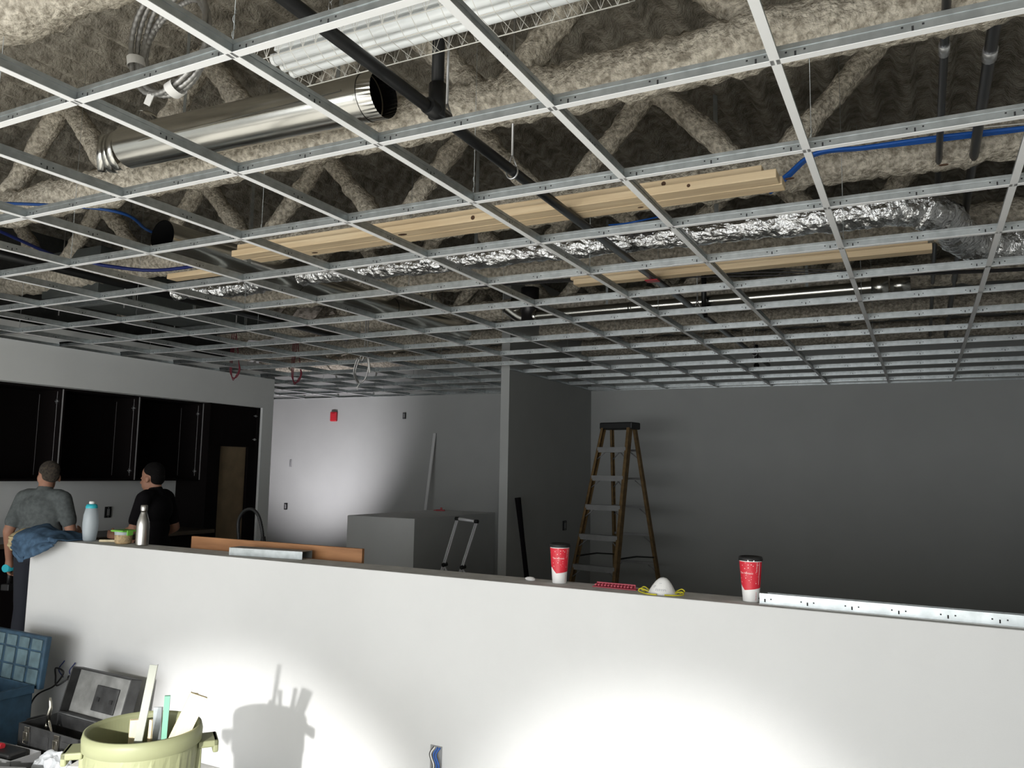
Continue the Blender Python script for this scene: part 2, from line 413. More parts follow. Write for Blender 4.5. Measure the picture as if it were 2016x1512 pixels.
# hanger wires with a twisted foot
b = B(); H = DECK - G + 0.02
tube(b, [(0, 0, 0.03), (0, 0, H)], 0.0011, 5)
tube(b, [(0.004*math.cos(t*0.9), 0.004*math.sin(t*0.9), 0.03+0.006*t) for t in range(18)], 0.0009, 4)
hwire = obj('hanger_wire', b, 'galv', grid, (2*S, 1*S, 0))
for bi in range(-6, 6, 2):
    for a in range(-1, 14, 2):
        if (bi, a) == (2, 1): continue
        copyobj(hwire, None, (bi*S + 0.001, a*S + 0.12*(bi % 4 == 0), 0))

# ------------------------------------------------------------------ services above the grid
def z_(d): return G + d
def strap(par, x, y, zlow, w=0.02, axis='y'):
    b = B()
    if axis == 'y': box(b, x-w/2, x+w/2, y-0.001, y+0.001, zlow, DECK+0.02)
    else: box(b, x-0.001, x+0.001, y-w/2, y+w/2, zlow, DECK+0.02)
    return obj('hanger_strap', b, 'galv', par)
# loose round duct with crimped collar
d1 = thing('round_duct', 'short open ended round metal duct with crimped collar beside the light fixture', 'duct', (0.08, 1.72, z_(0.5)))
def ductm(name, pts, r, par, m='duct', inner=True, seg=40):
    b = B(); tube(b, pts, r, seg, cap=False); 
    if inner:
        b2 = B(); tube(b2, pts, r-0.003, seg, cap=False)
        o2 = obj('duct_shade_sleeve', b2, 'duct_shade', par)  # inner sleeve is near black: the shade inside is in its colour
    return obj(name, b, m, par)
ductm('duct_body', [(-0.72, -0.02, 0), (0.66, 0.05, 0)], 0.10, d1)
b = B()
pr_ = []
n = 72
for i in range(2):
    pass
ring0, ring1 = [], []
for k in range(n):
    a = 2*math.pi*k/n; r0 = 0.1005; r1 = 0.099 + 0.0022*(k % 2)
    ring0.append(b.verts.new((0.665, 0.05+r0*math.cos(a), r0*math.sin(a)))); ring1.append(b.verts.new((0.735, 0.053+(r1-0.004)*math.cos(a), (r1-0.004)*math.sin(a))))
for k in range(n): b.faces.new((ring0[k], ring0[(k+1) % n], ring1[(k+1) % n], ring1[k]))
obj('crimped_collar', b, 'duct', d1)
b = B(); tube(b, [(0.652, 0.05, 0), (0.668, 0.05, 0)], 0.1035, 40, cap=False); obj('seam_bead', b, 'duct', d1)
b = B(); box(b, -0.72, 0.64, -0.105, -0.098, -0.035, -0.029); obj('lock_seam', b, 'duct', d1)
for (cx, rr, a0, a1, tw) in ((-0.80, 0.10, 1.2, 4.6, 0.25), (-0.86, 0.095, 1.6, 5.0, 0.5), (-0.93, 0.10, 0.6, 4.4, 0.8), (-0.74, 0.15, 0.2, 1.7, -0.5), (-0.62, 0.16, 0.9, 2.0, 0.3)):
    b = B(); R4 = Matrix.Rotation(tw, 4, 'Z')
    A, Bq = [], []
    for k in range(25):
        a = a0+(a1-a0)*k/24
        for lst, dx in ((A, -0.02), (Bq, 0.02)):
            v = R4 @ Vector((dx, rr*math.cos(a), rr*math.sin(a))); lst.append(b.verts.new(v + Vector((cx, 0, 0))))
    for k in range(24): f = b.faces.new((A[k], A[k+1], Bq[k+1], Bq[k])); f.smooth = True
    o = obj('elbow_gore', b, 'duct', d1); md = o.modifiers.new('solid', 'SOLIDIFY'); md.thickness = 0.002
for x in (-0.5, 0.45):
    b = B(); box(b, x-0.01, x+0.01, 0.10, 0.102, -0.05, DECK-z_(0.5)+0.02); obj('hanger_strap', b, 'galv', d1)

# long round duct running away
d2 = thing('round_duct', 'long shiny round metal duct with dark open end running towards the back wall', 'duct', (-1.27, 2.42, z_(0.33)))
ductm('duct_body', [(0, 0, 0), (0, 1.2, 0), (0, 2.4, 0), (0.02, 3.5, 0)], 0.1, d2)
for yy in (1.15, 2.3):
    b = B(); tube(b, [(0, yy, 0), (0, yy+0.03, 0)], 0.103, 40, cap=False); obj('seam_bead', b, 'duct', d2)
for yy in (0.6, 2.8):
    b = B(); box(b, 0.1, 0.102, yy-0.012, yy+0.012, -0.03, DECK-z_(0.33)+0.02); obj('hanger_strap', b, 'galv', d2)

# foil wrapped flexible duct
def crinkle(q):
    v = noise.noise(q*14) * 0.013 + noise.noise(q*31)*0.009 + (noise.noise(q*60))*0.004
    return v
fp = bez([(-1.15, 3.50, z_(0.33)), (-0.3, 3.50, z_(0.31)), (0.6, 3.54, z_(0.315)), (1.5, 3.56, z_(0.31)), (2.3, 3.54, z_(0.31)), (2.66, 3.55, z_(0.31)), (2.84, 3.72, z_(0.31)), (2.92, 4.05, z_(0.31)), (3.02, 4.32, z_(0.30)), (3.25, 4.45, z_(0.30)), (3.66, 4.46, z_(0.30))], 36)
fr = [0.070 + 0.012*noise.noise(Vector((p.x*3, p.y*3, 1))) + (0.012 if p.y > 3.6 else 0) + 0.015*max(0, min(1, (p.x-1.8)/0.8)) for p in fp]
b = B(); tube(b, fp, fr, 30, fn=crinkle, smooth=False)
fd = obj('foil_duct', b, 'foil'); tag(fd, 'crinkled silver foil flexible duct with an elbow at one end', 'duct')
b = B(); fp2 = bez([(-2.35, 3.42, z_(0.30)), (-2.1, 3.50, z_(0.31)), (-1.75, 3.55, z_(0.31)), (-1.45, 3.52, z_(0.32))], 24)
tube(b, fp2, 0.065, 24, fn=crinkle, smooth=False)
tag(obj('foil_duct', b, 'foil'), 'short piece of foil duct beyond the open ended long round duct', 'duct')
for x in (0.2, 1.75):
    b = B(); box(b, x-0.012, x+0.012, 3.62, 3.622, z_(0.3), DECK+0.02); o = obj('hanger_strap', b, 'galv', fd)
# thin shiny pipe with fittings
sp = thing('vent_pipe', 'thin shiny vent pipe with collars at both ends far above the grid', 'pipe', (0, 5.46, z_(0.33)))
ductm('pipe_body', [(-0.22, 0, 0), (2.45, -0.05, 0)], 0.045, sp, inner=False, seg=24)
for x in (0.62, 1.55): tubeo('coupling', 'duct', [(x, -0.015, 0), (x+0.03, -0.015, 0)], 0.048, sp, 24)
tubeo('end_collar', 'duct', [(2.45, -0.05, 0), (2.56, -0.05, 0)], 0.075, sp, 24)
tubeo('end_collar', 'duct', [(2.57, -0.05, 0), (2.70, -0.05, 0.0)], [0.055, 0.05], sp, 24)
tubeo('wye_branch', 'duct', [(-0.42, -0.02, 0.16), (-0.40, -0.02, 0.05)], 0.055, sp, 24)
tubeo('wye_branch', 'duct', bez([(-0.22, 0, 0), (-0.36, 0.0, -0.01), (-0.52, -0.02, 0.10)], 6), 0.062, sp, 24)
tubeo('tee_body', 'conduit', [(-0.30, 0, -0.05), (-0.30, 0, 0.25)], 0.08, sp, 20)
for x in (0.4, 2.0):
    b = B(); box(b, x-0.01, x+0.01, 0.05, 0.052, -0.02, DECK-z_(0.33)+0.02); obj('hanger_strap', b, 'galv', sp)

# black sprinkler pipe with clevis hangers
bp = thing('sprinkler_pipe', 'long black steel sprinkler pipe hung with clevis hangers', 'pipe', (1.27, 0, z_(0.2)))
b = B(); tube(b, [(0.03, -3.5, 0), (0.0, 2.3, 0), (-0.03, 8.4, 0)], 0.021, 16); obj('pipe_run', b, 'black_pipe', bp)
b = B(); tube(b, [(0.01, 1.46, -0.02), (0.01, 1.46, 0.10)], 0.03, 14); tube(b, [(0.01, 1.46, 0.09), (0.01, 1.46, DECK-z_(0.2))], 0.022, 14)
tube(b, [(0.01, 1.40, 0), (0.01, 1.52, 0)], 0.028, 14); obj('riser', b, 'black_pipe', bp)
for y in (1.54, 2.05, 5.1, 7.4):
    b = B(); tube(b, [(0.026*math.sin(t), y, -0.004+0.03*(-math.cos(t))) for t in [i*0.35-2.2 for i in range(13)]], 0.004, 6)
    tube(b, [(-0.021, y, 0.014), (0, y, 0.07)], 0.004, 6); tube(b, [(0.021, y, 0.014), (0, y, 0.07)], 0.004, 6)
    tube(b, [(0, y, 0.065), (0, y, DECK-z_(0.2))], 0.005, 6)
    obj('clevis_hanger', b, 'hinge', bp)
for y, z0, z1 in ((5.35, 0.0, 0.5), (7.55, -0.13, 0.1)):
    b = B(); tube(b, [(-0.01, y, z0), (-0.01, y, z1)], 0.02, 10); tube(b, [(-0.01, y, z0-0.02), (-0.01, y, z0+0.03)], 0.028, 10)
    obj('drop_fitting', b, 'black_pipe', bp)
b = B(); box(b, -0.05, 0.03, 3.98, 4.04, -0.026, -0.020); obj('red_tag', b, 'red', bp)

# second dark main high on the left
tubeo_ = tubeo('sprinkler_pipe', 'black_pipe', [(-2.75, 1.5, z_(0.36)), (-2.75, 6.0, z_(0.36))], 0.03, None, 12)
tag(tubeo_, 'dark sprinkler pipe near the kitchen soffit', 'pipe')
for i, (x, dz) in enumerate(((2.845, 0.425), (2.985, 0.425))):
    t = thing('conduit_run', ('dark conduit with bright coupling above the light end of the grid', 'thicker dark conduit alongside the right wall')[i], 'conduit', (x, 0, z_(dz)))
    tubeo('conduit_body', 'conduit', [(0, -2, 0), (0.0, 1.0, 0), (0, 3.0, 0), (0, 8.7, 0.0)], 0.014+0.006*i, t, 10)
    tubeo('coupling', 'hinge', [(0, 2.15+0.1*i, 0), (0, 2.22+0.1*i, 0)], 0.018+0.006*i, t, 12)

# rectangular trunk duct over the kitchen side, on threaded rods
rd = thing('rectangular_duct', 'dull dark rectangular trunk duct hung on rods beside the kitchen soffit', 'duct', (-3.45, 4.25, 2.93))
bxo('duct_body', 'duct_dull', -0.36, 0.36, -0.95, 0.95, 0.0, 0.38, rd, 0.004)
for yy in (-0.62, 0.0, 0.62):
    b = B()
    for (x0, x1, z0, z1) in ((-0.37, 0.37, -0.012, 0.0), (0.36, 0.372, -0.012, 0.392), (-0.372, -0.36, -0.012, 0.392), (-0.37, 0.37, 0.38, 0.392)): box(b, x0, x1, yy-0.012, yy+0.012, z0, z1)
    obj('joint_flange', b, 'galv', rd)
for yy in (-0.75, 0.45):
    bxo('trapeze_bar', 'galv', -0.44, 0.44, yy-0.015, yy+0.015, -0.04, -0.013, rd)
    for xx in (-0.42, 0.42): tubeo('threaded_rod', 'hinge', [(xx, yy, -0.10), (xx, yy, DECK-2.93)], 0.006, rd, 6)
# lumber bundles lying on the sprinkler pipe
def lumber(x0, x1, y, z, w, h, label, group, knots):
    t = thing('lumber_board', label, 'board', ((x0+x1)/2, y, z), (0, 0, random.uniform(-0.004, 0.004)), group)
    L = x1-x0
    b = B(); box(b, -L/2, L/2, -w/2, w/2, 0, h); obj('plank', b, 'wood', t, bevel=0.003)
    for (kx, s) in knots:
        b = B(); tube(b, [(kx, 0.0, -0.0008), (kx, 0.0, 0.002)], 0.012*s, 10); o = obj('knot', b, 'knot', t); o.scale = (1.8, 1, 1)
        b = B(); tube(b, [(kx+0.3, -w/2-0.0008, h*0.5), (kx+0.3, -w/2+0.002, h*0.5)], 0.009*s, 10); obj('knot', b, 'knot', t)
zb = z_(0.2) + 0.0225
lumber(-0.86, 2.235, 2.765, zb, 0.089, 0.038, 'pale spruce board, lowest of the long stack on the black pipe, nearest the foil duct', None, ((-0.6, 1), (0.5, .7), (1.2, .8)))
lumber(-0.92, 2.225, 2.672, zb, 0.089, 0.038, 'pale spruce board, lowest of the long stack on the black pipe, beside the insulated joist', None, ((-0.2, 1.3), (0.9, .9)))
lumber(-0.90, 2.16, 2.70, zb+0.0385, 0.089, 0.038, 'pale spruce board on top of the long stack on the black pipe', None, ((0.8, 1.2),))
lumber(0.69, 2.82, 4.13, zb, 0.089, 0.038, 'pale spruce board with red tag beneath, in the short stack by the foil elbow', None, ())
lumber(0.66, 2.80, 4.15, zb+0.0385, 0.089, 0.038, 'upper pale spruce board of the short stack by the foil elbow', None, ())
lumber(-2.02, -1.4, 3.12, z_(0.29), 0.089, 0.038, 'short pale board beneath the long round duct', None, ())

# fluorescent strip fixture in a wire guard
fx = thing('strip_light', 'unlit white fluorescent strip light in a wire guard hung above the grid', 'light fixture', (1.43, 1.18, z_(0.36)))
b = B(); prism(b, [(-0.055, 0), (0.055, 0), (0.045, 0.05), (-0.045, 0.05)], -0.59, 0.59, 'x'); obj('housing', b, 'white_lamp', fx, bevel=0.004)
for s in (-0.045, 0.0, 0.045):
    tubeo('fluorescent_tube', 'tube', [(-0.585, s, -0.028), (0.585, s, -0.028)], 0.019, fx, 14)
    for e in (-0.595, 0.58): tubeo('lamp_holder', 'white_lamp', [(e, s, -0.028), (e+0.015, s, -0.028)], 0.021, fx, 10)
b = B()
gw = [(-0.105, 0.01), (-0.105, -0.055), (-0.06, -0.085), (0.06, -0.085), (0.105, -0.055), (0.105, 0.01)]
for (yy, zz) in gw: tube(b, [(-0.62, yy, zz), (0.62, yy, zz)], 0.0018, 5)
for i in range(25):
    x = -0.62 + 1.24*i/24; tube(b, [(x, yy, zz) for yy, zz in gw], 0.0011, 5)
for s in (-1, 1):
    for i in range(24):
        x = -0.62 + 1.24*i/24; xm = x + 0.62/24
        tube(b, [(x, s*0.105, -0.055), (xm, s*0.105, 0.01), (x+1.24/24, s*0.105, -0.055)], 0.0011, 4)
obj('wire_guard', b, 'wire_white', fx)
for x in (-0.4, 0.45):
    b = B()
    for k in range(22):
        z0 = 0.05 + k*0.034
        tube(b, [(x+0.008*math.cos(t*math.pi/4)*(k % 2), 0.008*math.cos(t*math.pi/4)*((k+1) % 2), z0+0.018+0.02*math.sin(t*math.pi/4)) for t in range(8)], 0.0016, 4, closed=True)
    obj('hanging_chain', b, 'hinge', fx)

# coil of armoured cable
cl = thing('cable_coil', 'coil of grey armoured cable bound with white tape', 'cable', (0.09, 1.32, z_(0.67)))
b = B()
def coilpt(t, k):
    r = 0.222 - 0.009*k + 0.008*math.sin(2*t+1.7*k)
    return Vector((r*math.cos(t)*0.98, 0.012*math.sin(2*t+k) + 0.016*(k-2), r*math.sin(t)*1.08))
NL = 210
pts = [coilpt(2*math.pi*(i/NL), (i/NL)) for i in range(int(NL*4.6))]
rr = [0.0105 + 0.0012*math.sin(i*math.pi/2) for i in range(len(pts))]
tube(b, pts, rr, 8); obj('cable_loops', b, 'bx', cl)
for a in (3.35, 5.0):
    b = B(); ks = 24; ring = []
    cs = [coilpt(a, k) for k in (0, 1, 2, 3)]; mid = sum(cs, Vector())/4
    d = Vector((-math.sin(a), 0, math.cos(a))); rad_ = Vector((math.cos(a), 0, math.sin(a)))
    for e in (-0.02, 0.02): ring.append([b.verts.new(mid + d*e + rad_*0.031*math.cos(2*math.pi*k/ks) + Vector((0, 0.04*math.sin(2*math.pi*k/ks), 0))) for k in range(ks)])
    for k in range(ks): f = b.faces.new((ring[0][k], ring[0][(k+1) % ks], ring[1][(k+1) % ks], ring[1][k])); f.smooth = True
    obj('tape_band', b, 'tape_white', cl)
b = B(); tube(b, [(0.2, 0, -0.02), (0.232, -0.01, -0.03)], [0.014, 0.02], 10); obj('blue_end_cap', b, 'blue', cl)
b = B(); box(b, 0.03, 0.07, -0.03, -0.027, -0.27, -0.22, 0, Matrix.Rotation(0.5, 4, 'Y')); obj('cable_tag', b, 'tape_white', cl)
tubeo('hanging_tail', 'bx', [(-0.1, 0.02, 0.19), (-0.1, 0.02, DECK-z_(0.67))], 0.009, cl, 8)

# blue data cables
def cable(name, label, m, pts, r, n=14, cat='cable', group=None):
    b = B(); tube(b, bez(pts, n), r, 8); return tag(obj(name, b, m), label, cat, group)
for i, dy in enumerate((0, 0.02, 0.04)):
    cable('data_cable', ['bright blue cable, foremost of the bundle over the lumber end', 'bright blue cable in the middle of the bundle over the lumber end', 'blue cable at the back of the bundle over the lumber end'][i], 'blue',
      [(2.10, 3.22+dy, z_(0.38)), (2.2, 3.12+dy, z_(0.41)), (2.34, 3.02+dy, z_(0.455+0.004*i)), (2.55, 3.05+dy, z_(0.46+0.004*i)), (2.85, 3.08+dy, z_(0.466)), (3.3, 3.14+dy, z_(0.468+0.004*i)), (3.69, 3.2+dy, z_(0.5))], 0.0085)
cable('data_cable', 'thin white cable beside the blue bundle', 'wire_white', [(2.36, 3.0, z_(0.472)), (2.8, 3.04, z_(0.478)), (3.3, 3.16, z_(0.49)), (3.69, 3.26, z_(0.53))], 0.003)
cable('data_cable', 'blue cable passing above the open end of the long duct', 'blue_mid', [(-2.6, 1.55, 3.06), (-1.34, 2.04, 2.985), (-1.42, 2.45, 2.98), (-1.55, 2.9, 3.0)], 0.009)
cable('data_cable', 'deep blue cable slanting across beside the soffit pipe', 'blue_deep', [(-1.9, 1.2, 2.98), (-2.2, 2.0, 2.955), (-2.45, 2.6, 2.945), (-2.62, 3.1, 2.96)], 0.011)
cable('data_cable', 'deep blue cable sagging below the long duct', 'blue_deep', [(-2.33, 2.58, 2.915), (-2.21, 2.66, 2.905), (-2.01, 2.87, 2.895), (-1.75, 2.95, 2.90), (-1.45, 3.0, 2.93)], 0.012)
cable('data_cable', 'small blue loop of wire resting on the foil duct', 'blue', [(1.15, 3.52, z_(0.41)), (1.28, 3.44, z_(0.38)), (1.36, 3.44, z_(0.385)), (1.45, 3.52, z_(0.42))], 0.005)
for i in range(3):
    cable('thin_cable', ['thin dark cable, lowest of those sagging past the foil elbow', 'thin dark cable, middle of those sagging past the foil elbow', 'thin dark cable, highest of those sagging past the foil elbow'][i], 'conduit',
      [(-1.0, 4.25+0.03*i, z_(0.34)), (0.6, 4.3+0.04*i, z_(0.30+0.02*i)), (1.9, 4.32, z_(0.22+0.02*i)), (2.7, 4.34+0.02*i, z_(0.15+0.012*i)), (3.68, 4.5+0.02*i, z_(0.14+0.012*i))], 0.0045)
# armoured whip hanging below the grid
wh = thing('cable_whip', 'loop of grey armoured cable hanging below the grid', 'cable', (-2.05, 5.38, G))
b = B(); tube(b, bez([(0.02, 0, 1.12), (0.02, 0, 0.1), (-0.06, 0, 0.03), (-0.10, 0.0, -0.10), (-0.06, 0, -0.19), (-0.02, 0, -0.21), (0.04, 0.01, -0.16), (0.07, 0.01, -0.03), (0.05, 0.01, 0.1), (0.04, 0.01, 1.12)], 10), 0.007, 8)
tube(b, bez([(0.0, 0.02, 0.12), (-0.065, 0.02, -0.0), (-0.095, 0.02, -0.11), (-0.05, 0.02, -0.2)], 10), 0.007, 8); obj('cable_loops', b, 'bx', wh)
tubeo('end_connector', 'tape_white', [(0.085, 0.01, -0.11), (0.065, 0.01, 0.03)], 0.008, wh, 8)
tubeo('loose_conductor', 'tape_white', [(-0.02, 0, -0.21), (-0.05, 0, -0.25), (-0.045, 0, -0.275)], 0.004, wh, 6)
for i, (x, y) in enumerate(((-3.7, 5.35), (-3.35, 5.9))):
    b = B()
    for k in range(3):
        tube(b, bez([(-0.06+0.02*k, 0.02*k, 0.6), (-0.07+0.015*k, 0, 0.05), (-0.04, 0.01*k, -0.08-0.02*k), (0.03, 0, -0.10+0.015*k), (0.08-0.01*k, 0, -0.02), (0.05, 0, 0.08), (0.0, 0, 0.35)], 8), 0.004, 6)
    o = obj('red_cable_loop', b, 'red_wire', None, (x, y, G)); tag(o, ('small loop of red cable hanging in front of the soffit', 'larger tangle of red cable hanging near the far room')[i], 'cable')

# ------------------------------------------------------------------ back wall fittings
def on_back(x, z, name, label, cat):
    return thing(name, label, cat, (x, backY(x), z), (0, 0, math.atan(0.045)))
t = on_back(-4.93, 2.31, 'fire_alarm', 'red fire alarm horn high on the back wall', 'alarm')
b = B(); box(b, -0.055, 0.055, -0.045, 0.0, -0.07, 0.07); obj('housing', b, 'red', t, bevel=0.012)
b = B(); box(b, -0.03, 0.03, -0.052, -0.044, 0.005, 0.05); obj('strobe_lens', b, 'red', t, bevel=0.004)
def elecbox(t, w, h, m='black', depth=0.012, wires=False):
    b = B(); box(b, -w/2, w/2, -depth, 0.0, -h/2, h/2)
    obj('box_body', b, m, t, bevel=0.003)
    b = B(); box(b, -w*0.18, w*0.18, -depth-0.004, -depth+0.001, -h*0.3, h*0.3); obj('device_face', b, 'greybox' if m == 'black' else 'galv', t)
    for s in (-1, 1):
        b = B(); tube(b, [(0, -depth-0.004, s*h*0.4), (0, -depth+0.001, s*h*0.4)], 0.004, 8); obj('screw', b, 'hinge', t)
elecbox(on_back(-3.73, 2.31, 'wall_outlet_box', 'dark open electrical box high on the back wall', 'electrical box'), 0.05, 0.09)
elecbox(on_back(-5.7, 1.62, 'wall_switch_box', 'pale grey switch ring on the lit part of the back wall', 'electrical box'), 0.035, 0.11, 'greybox')
elecbox(on_back(-5.75, 0.98, 'wall_outlet_box', 'dark outlet box low on the lit back wall', 'electrical box'), 0.06, 0.10)
t = thing('wall_outlet_box', 'dark outlet box on the partition beside the big ladder', 'electrical box', (-0.975, 7.84, 0.95), (0, 0, math.pi/2)); elecbox(t, 0.09, 0.11)
# low pony wall block
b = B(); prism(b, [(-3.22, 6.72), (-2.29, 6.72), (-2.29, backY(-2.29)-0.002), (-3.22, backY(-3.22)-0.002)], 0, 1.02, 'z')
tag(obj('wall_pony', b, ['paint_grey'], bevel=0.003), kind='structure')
b = B(); box(b, -0.06, 0.06, -0.02, 0.02, 0, 0.018); box(b, 0.0, 0.025, -0.01, 0.01, 0.018, 0.045); box(b, -0.09, -0.06, -0.012, 0.012, 0.004, 0.014)
tag(obj('red_tool', b, 'red', None, (-2.98, 8.35, 1.021), (0, 0, 0.4), bevel=0.004), 'small dark red tool lying on the pony wall ledge', 'tool')
b = B(); p0, p1 = Vector((-3.22, 8.36, 1.021)), Vector((-3.22, 8.538, 2.06)); L = (p1-p0).length
box(b, -0.02, 0.02, -0.009, 0.009, 0.002, L)
tag(obj('leaning_strip', b, 'paint', None, tuple(p0), (-math.atan2(0.178, 1.039), 0, 0)), 'narrow white strip of trim leaning on the back wall above the ledge', 'trim strip')
b = B(); tube(b, [(0, 0, 0.0), (0, 0, 0.9)], 0.024, 12); tube(b, [(0, 0, 0.9), (0, 0, 1.3)], [0.024, 0.031], 12)
tag(obj('leaning_pole', b, 'black_soft', None, (-0.72, 6.50, 0.012), (0.0, -0.145, 0)), 'black pole leaning against the white partition end', 'pole')

# aluminium step ladder with grab rail
al = thing('step_ladder', 'small bright aluminium step ladder with a grab bar behind the low wall', 'ladder', (-1.72, 6.46, 0), (0, 0, 0.0))
tl, tr = Vector((0.11, 0.04, 1.05)), Vector((0.34, 0.04, 1.03)); bl, br = Vector((-0.19, -0.02, 0.0)), Vector((0.02, -0.02, 0.0))
for a, c in ((bl, tl), (br, tr)):
    b = B(); d = c-a; u = Vector((0.011, 0, 0)); 
    for off in (Vector((-0.011, 0, 0)), Vector((0.011, 0, 0))):
        tube(b, [a+off, c+off], 0.0075, 6)
    tube(b, [a+Vector((0, 0.012, 0)), c+Vector((0, 0.012, 0))], 0.008, 6)
    obj('rail', b, 'alu', al)
tubeo('grab_bar', 'alu', [tl+Vector((0.0, 0, 0.01)), tr+Vector((0.0, 0, 0.01))], 0.016, al, 12)
for p in (tl, tr): tubeo('end_cap', 'black', [p+Vector((-0.02, 0, 0.01)), p+Vector((0.02, 0, 0.01))], 0.02, al, 10)
for k in (0.25, 0.5):
    b = B(); a, c = bl.lerp(tl, k*0.8), br.lerp(tr, k*0.8); box(b, a.x, c.x, a.y-0.03, a.y+0.10, a.z-0.012, a.z+0.012); obj('tread', b, 'alu', al)
for a, c in ((Vector((0.12, 0.35, 0.0)), bl.lerp(tl, 0.55)), (Vector((0.34, 0.35, 0.0)), br.lerp(tr, 0.55))):
    tubeo('rear_leg', 'alu', [a, c], 0.011, al, 8); tubeo('hinge_knob', 'black', [c+Vector((0.0, -0.02, 0)), c+Vector((0.02, 0.03, 0.01))], 0.022, al, 8)

# big fibreglass step ladder
ld = thing('step_ladder', 'tall weathered fibreglass step ladder with black top cap', 'ladder', (-0.2, 7.55, 0))
wv = Vector((Rv.x, Rv.y, 0)).normalized(); fv = Vector((Fv.x, Fv.y, 0)).normalized()
W = (wv*0.8 - fv*0.6).normalized(); D = Vector((-W.y, W.x, 0)); 
if D.dot(fv) < 0: D = -D                   # D points to the rear of the ladder
HT = 2.11
def lp(s, front, z):
    f = (HT-z)/HT
    half = (0.155 + 0.125*f) if front else (0.135 + 0.165*f)
    dep = (-0.06 - 0.62*f) if front else (0.06 + 0.40*f)
    return W*(s*half) + D*dep + Vector((0, 0, z))
capz = HT
c4 = Matrix((( W.x, D.x, 0, 0), (W.y, D.y, 0, 0), (0, 0, 1, 0), (0, 0, 0, 1)))
b = B(); box(b, -0.20, 0.20, -0.10, 0.10, capz-0.075, capz, 0, c4); obj('top_cap', b, 'black', ld, bevel=0.012)
def rail(name, p, q, w_, d_, m):
    b = B(); dz = (q-p)
    for (u0, u1, v0, v1) in ((-w_/2, w_/2, -d_/2, -d_/2+0.006), (-w_/2, w_/2, d_/2-0.006, d_/2), (-w_/2, -w_/2+0.006, -d_/2, d_/2)):
        A = [p+W*u+D*v for u, v in ((u0, v0), (u1, v0), (u1, v1), (u0, v1))]; C2 = [x+dz for x in A]
        va = [b.verts.new(x) for x in A]; vb = [b.verts.new(x) for x in C2]
        b.faces.new(va[::-1]); b.faces.new(vb)
        for i in range(4): b.faces.new((va[i], va[(i+1) % 4], vb[(i+1) % 4], vb[i]))
    return obj(name, b, m, ld)
for s in (-1, 1):
    rail('front_rail', lp(s, True, 0.03), lp(s, True, HT-0.06), -0.028*s, 0.075, 'fibreglass')
    rail('rear_rail', lp(s, False, 0.03), lp(s, False, HT-0.06), -0.026*s, 0.05, 'fibreglass')
    for fr_ in (True, False):
        p = lp(s, fr_, 0.0); b = B(); box(b, -0.03, 0.03, -0.045, 0.045, 0, 0.05, 0, c4); obj('rubber_foot', b, 'black', ld, tuple(p))
for k in range(6):
    z = HT - 0.30 - 0.305*k
    for front in (True, False):
        a, c = lp(-1, front, z), lp(1, front, z); b = B(); hh = 0.028 if front else 0.012; dd = 0.04 if front else 0.012
        vs = []
        for pt in (a, c):
            for dz in (-hh, hh):
                for dv in (-dd, dd): vs.append(b.verts.new(pt + D*dv + Vector((0, 0, dz))))
        for f in ((0,1,3,2),(4,6,7,5),(0,4,5,1),(2,3,7,6),(0,2,6,4),(1,5,7,3)): b.faces.new([vs[i] for i in f])
        obj('step' if front else 'rear_bar', b, 'ladder_alu', ld)
        for s in (-1, 1):
            p = lp(s, front, z-0.10); q = lp(s, front, z) - W*(s*0.09) + Vector((0, 0, -0.02))
            tubeo('corner_brace', 'ladder_alu', [p, q], 0.006, ld, 6)
for s in (-1, 1):
    z = HT-0.30-0.305*3-0.2; a, c = lp(s, True, z), lp(s, False, z-0.04); m_ = (a+c)/2 + Vector((0, 0, 0.02))
    tubeo('spreader', 'black', [a, m_, c], 0.009, ld, 6)

# ------------------------------------------------------------------ kitchen
XF, XB = -4.2, -4.56
def cab_unit(y0, y1, z0, z1, name, label, cat, hingeY=None, shelf=True, opening=None):
    t = thing(name, label, cat, (0, y0, z0)); w_ = y1-y0; h_ = z1-z0
    th = 0.018
    bxo('side_panel', 'espresso', XB, XF, 0, th, 0, h_, t); bxo('side_panel', 'espresso', XB, XF, w_-th, w_, 0, h_, t)
    bxo('top_panel', 'espresso', XB, XF, th, w_-th, h_-th, h_, t); bxo('bottom_panel', 'espresso', XB, XF, th, w_-th, 0, th, t)
    bxo('back_panel', 'espresso', XB, XB+0.006, th, w_-th, th, h_-th, t)
    bxo('edge_strip', 'edge', XF, XF+0.001, w_-0.012, w_, 0.01, h_-0.01, t)
    bxo('hole_line', 'edge', XF-0.064, XF-0.060, w_-th-0.0008, w_-th, 0.05, h_-0.03, t)
    bxo('hole_line', 'edge', XB+0.035, XB+0.038, w_-th-0.0008, w_-th, 0.05, h_-0.05, t)
    for z in (0.10, h_-0.12):
        b = B(); box(b, XF-0.085, XF-0.035, w_-th-0.006, w_-th, z-0.006, z+0.006); box(b, XF-0.068, XF-0.052, w_-th-0.008, w_-th, z-0.02, z+0.02)
        obj('hinge_plate', b, 'hinge', t)
    return t
ub, ut = 1.40, 2.24
cab_unit(2.27, 3.02, ub, ut, 'wall_cabinet', 'open dark espresso wall cabinet farthest from the pantry', 'cabinet')
cab_unit(3.02, 3.82, ub, ut, 'wall_cabinet', 'open dark wall cabinet behind the person in grey', 'cabinet')
cab_unit(3.82, 4.62, ub, ut, 'wall_cabinet', 'open dark wall cabinet between the two workers', 'cabinet')
cab_unit(4.62, 5.42, ub, ut, 'wall_cabinet', 'open dark wall cabinet next to the tall pantry', 'cabinet')
pt_ = thing('pantry_cabinet', 'tall dark pantry cabinet with an open bay showing beige panel', 'cabinet', (0, 5.42, 0))
XP = -4.10
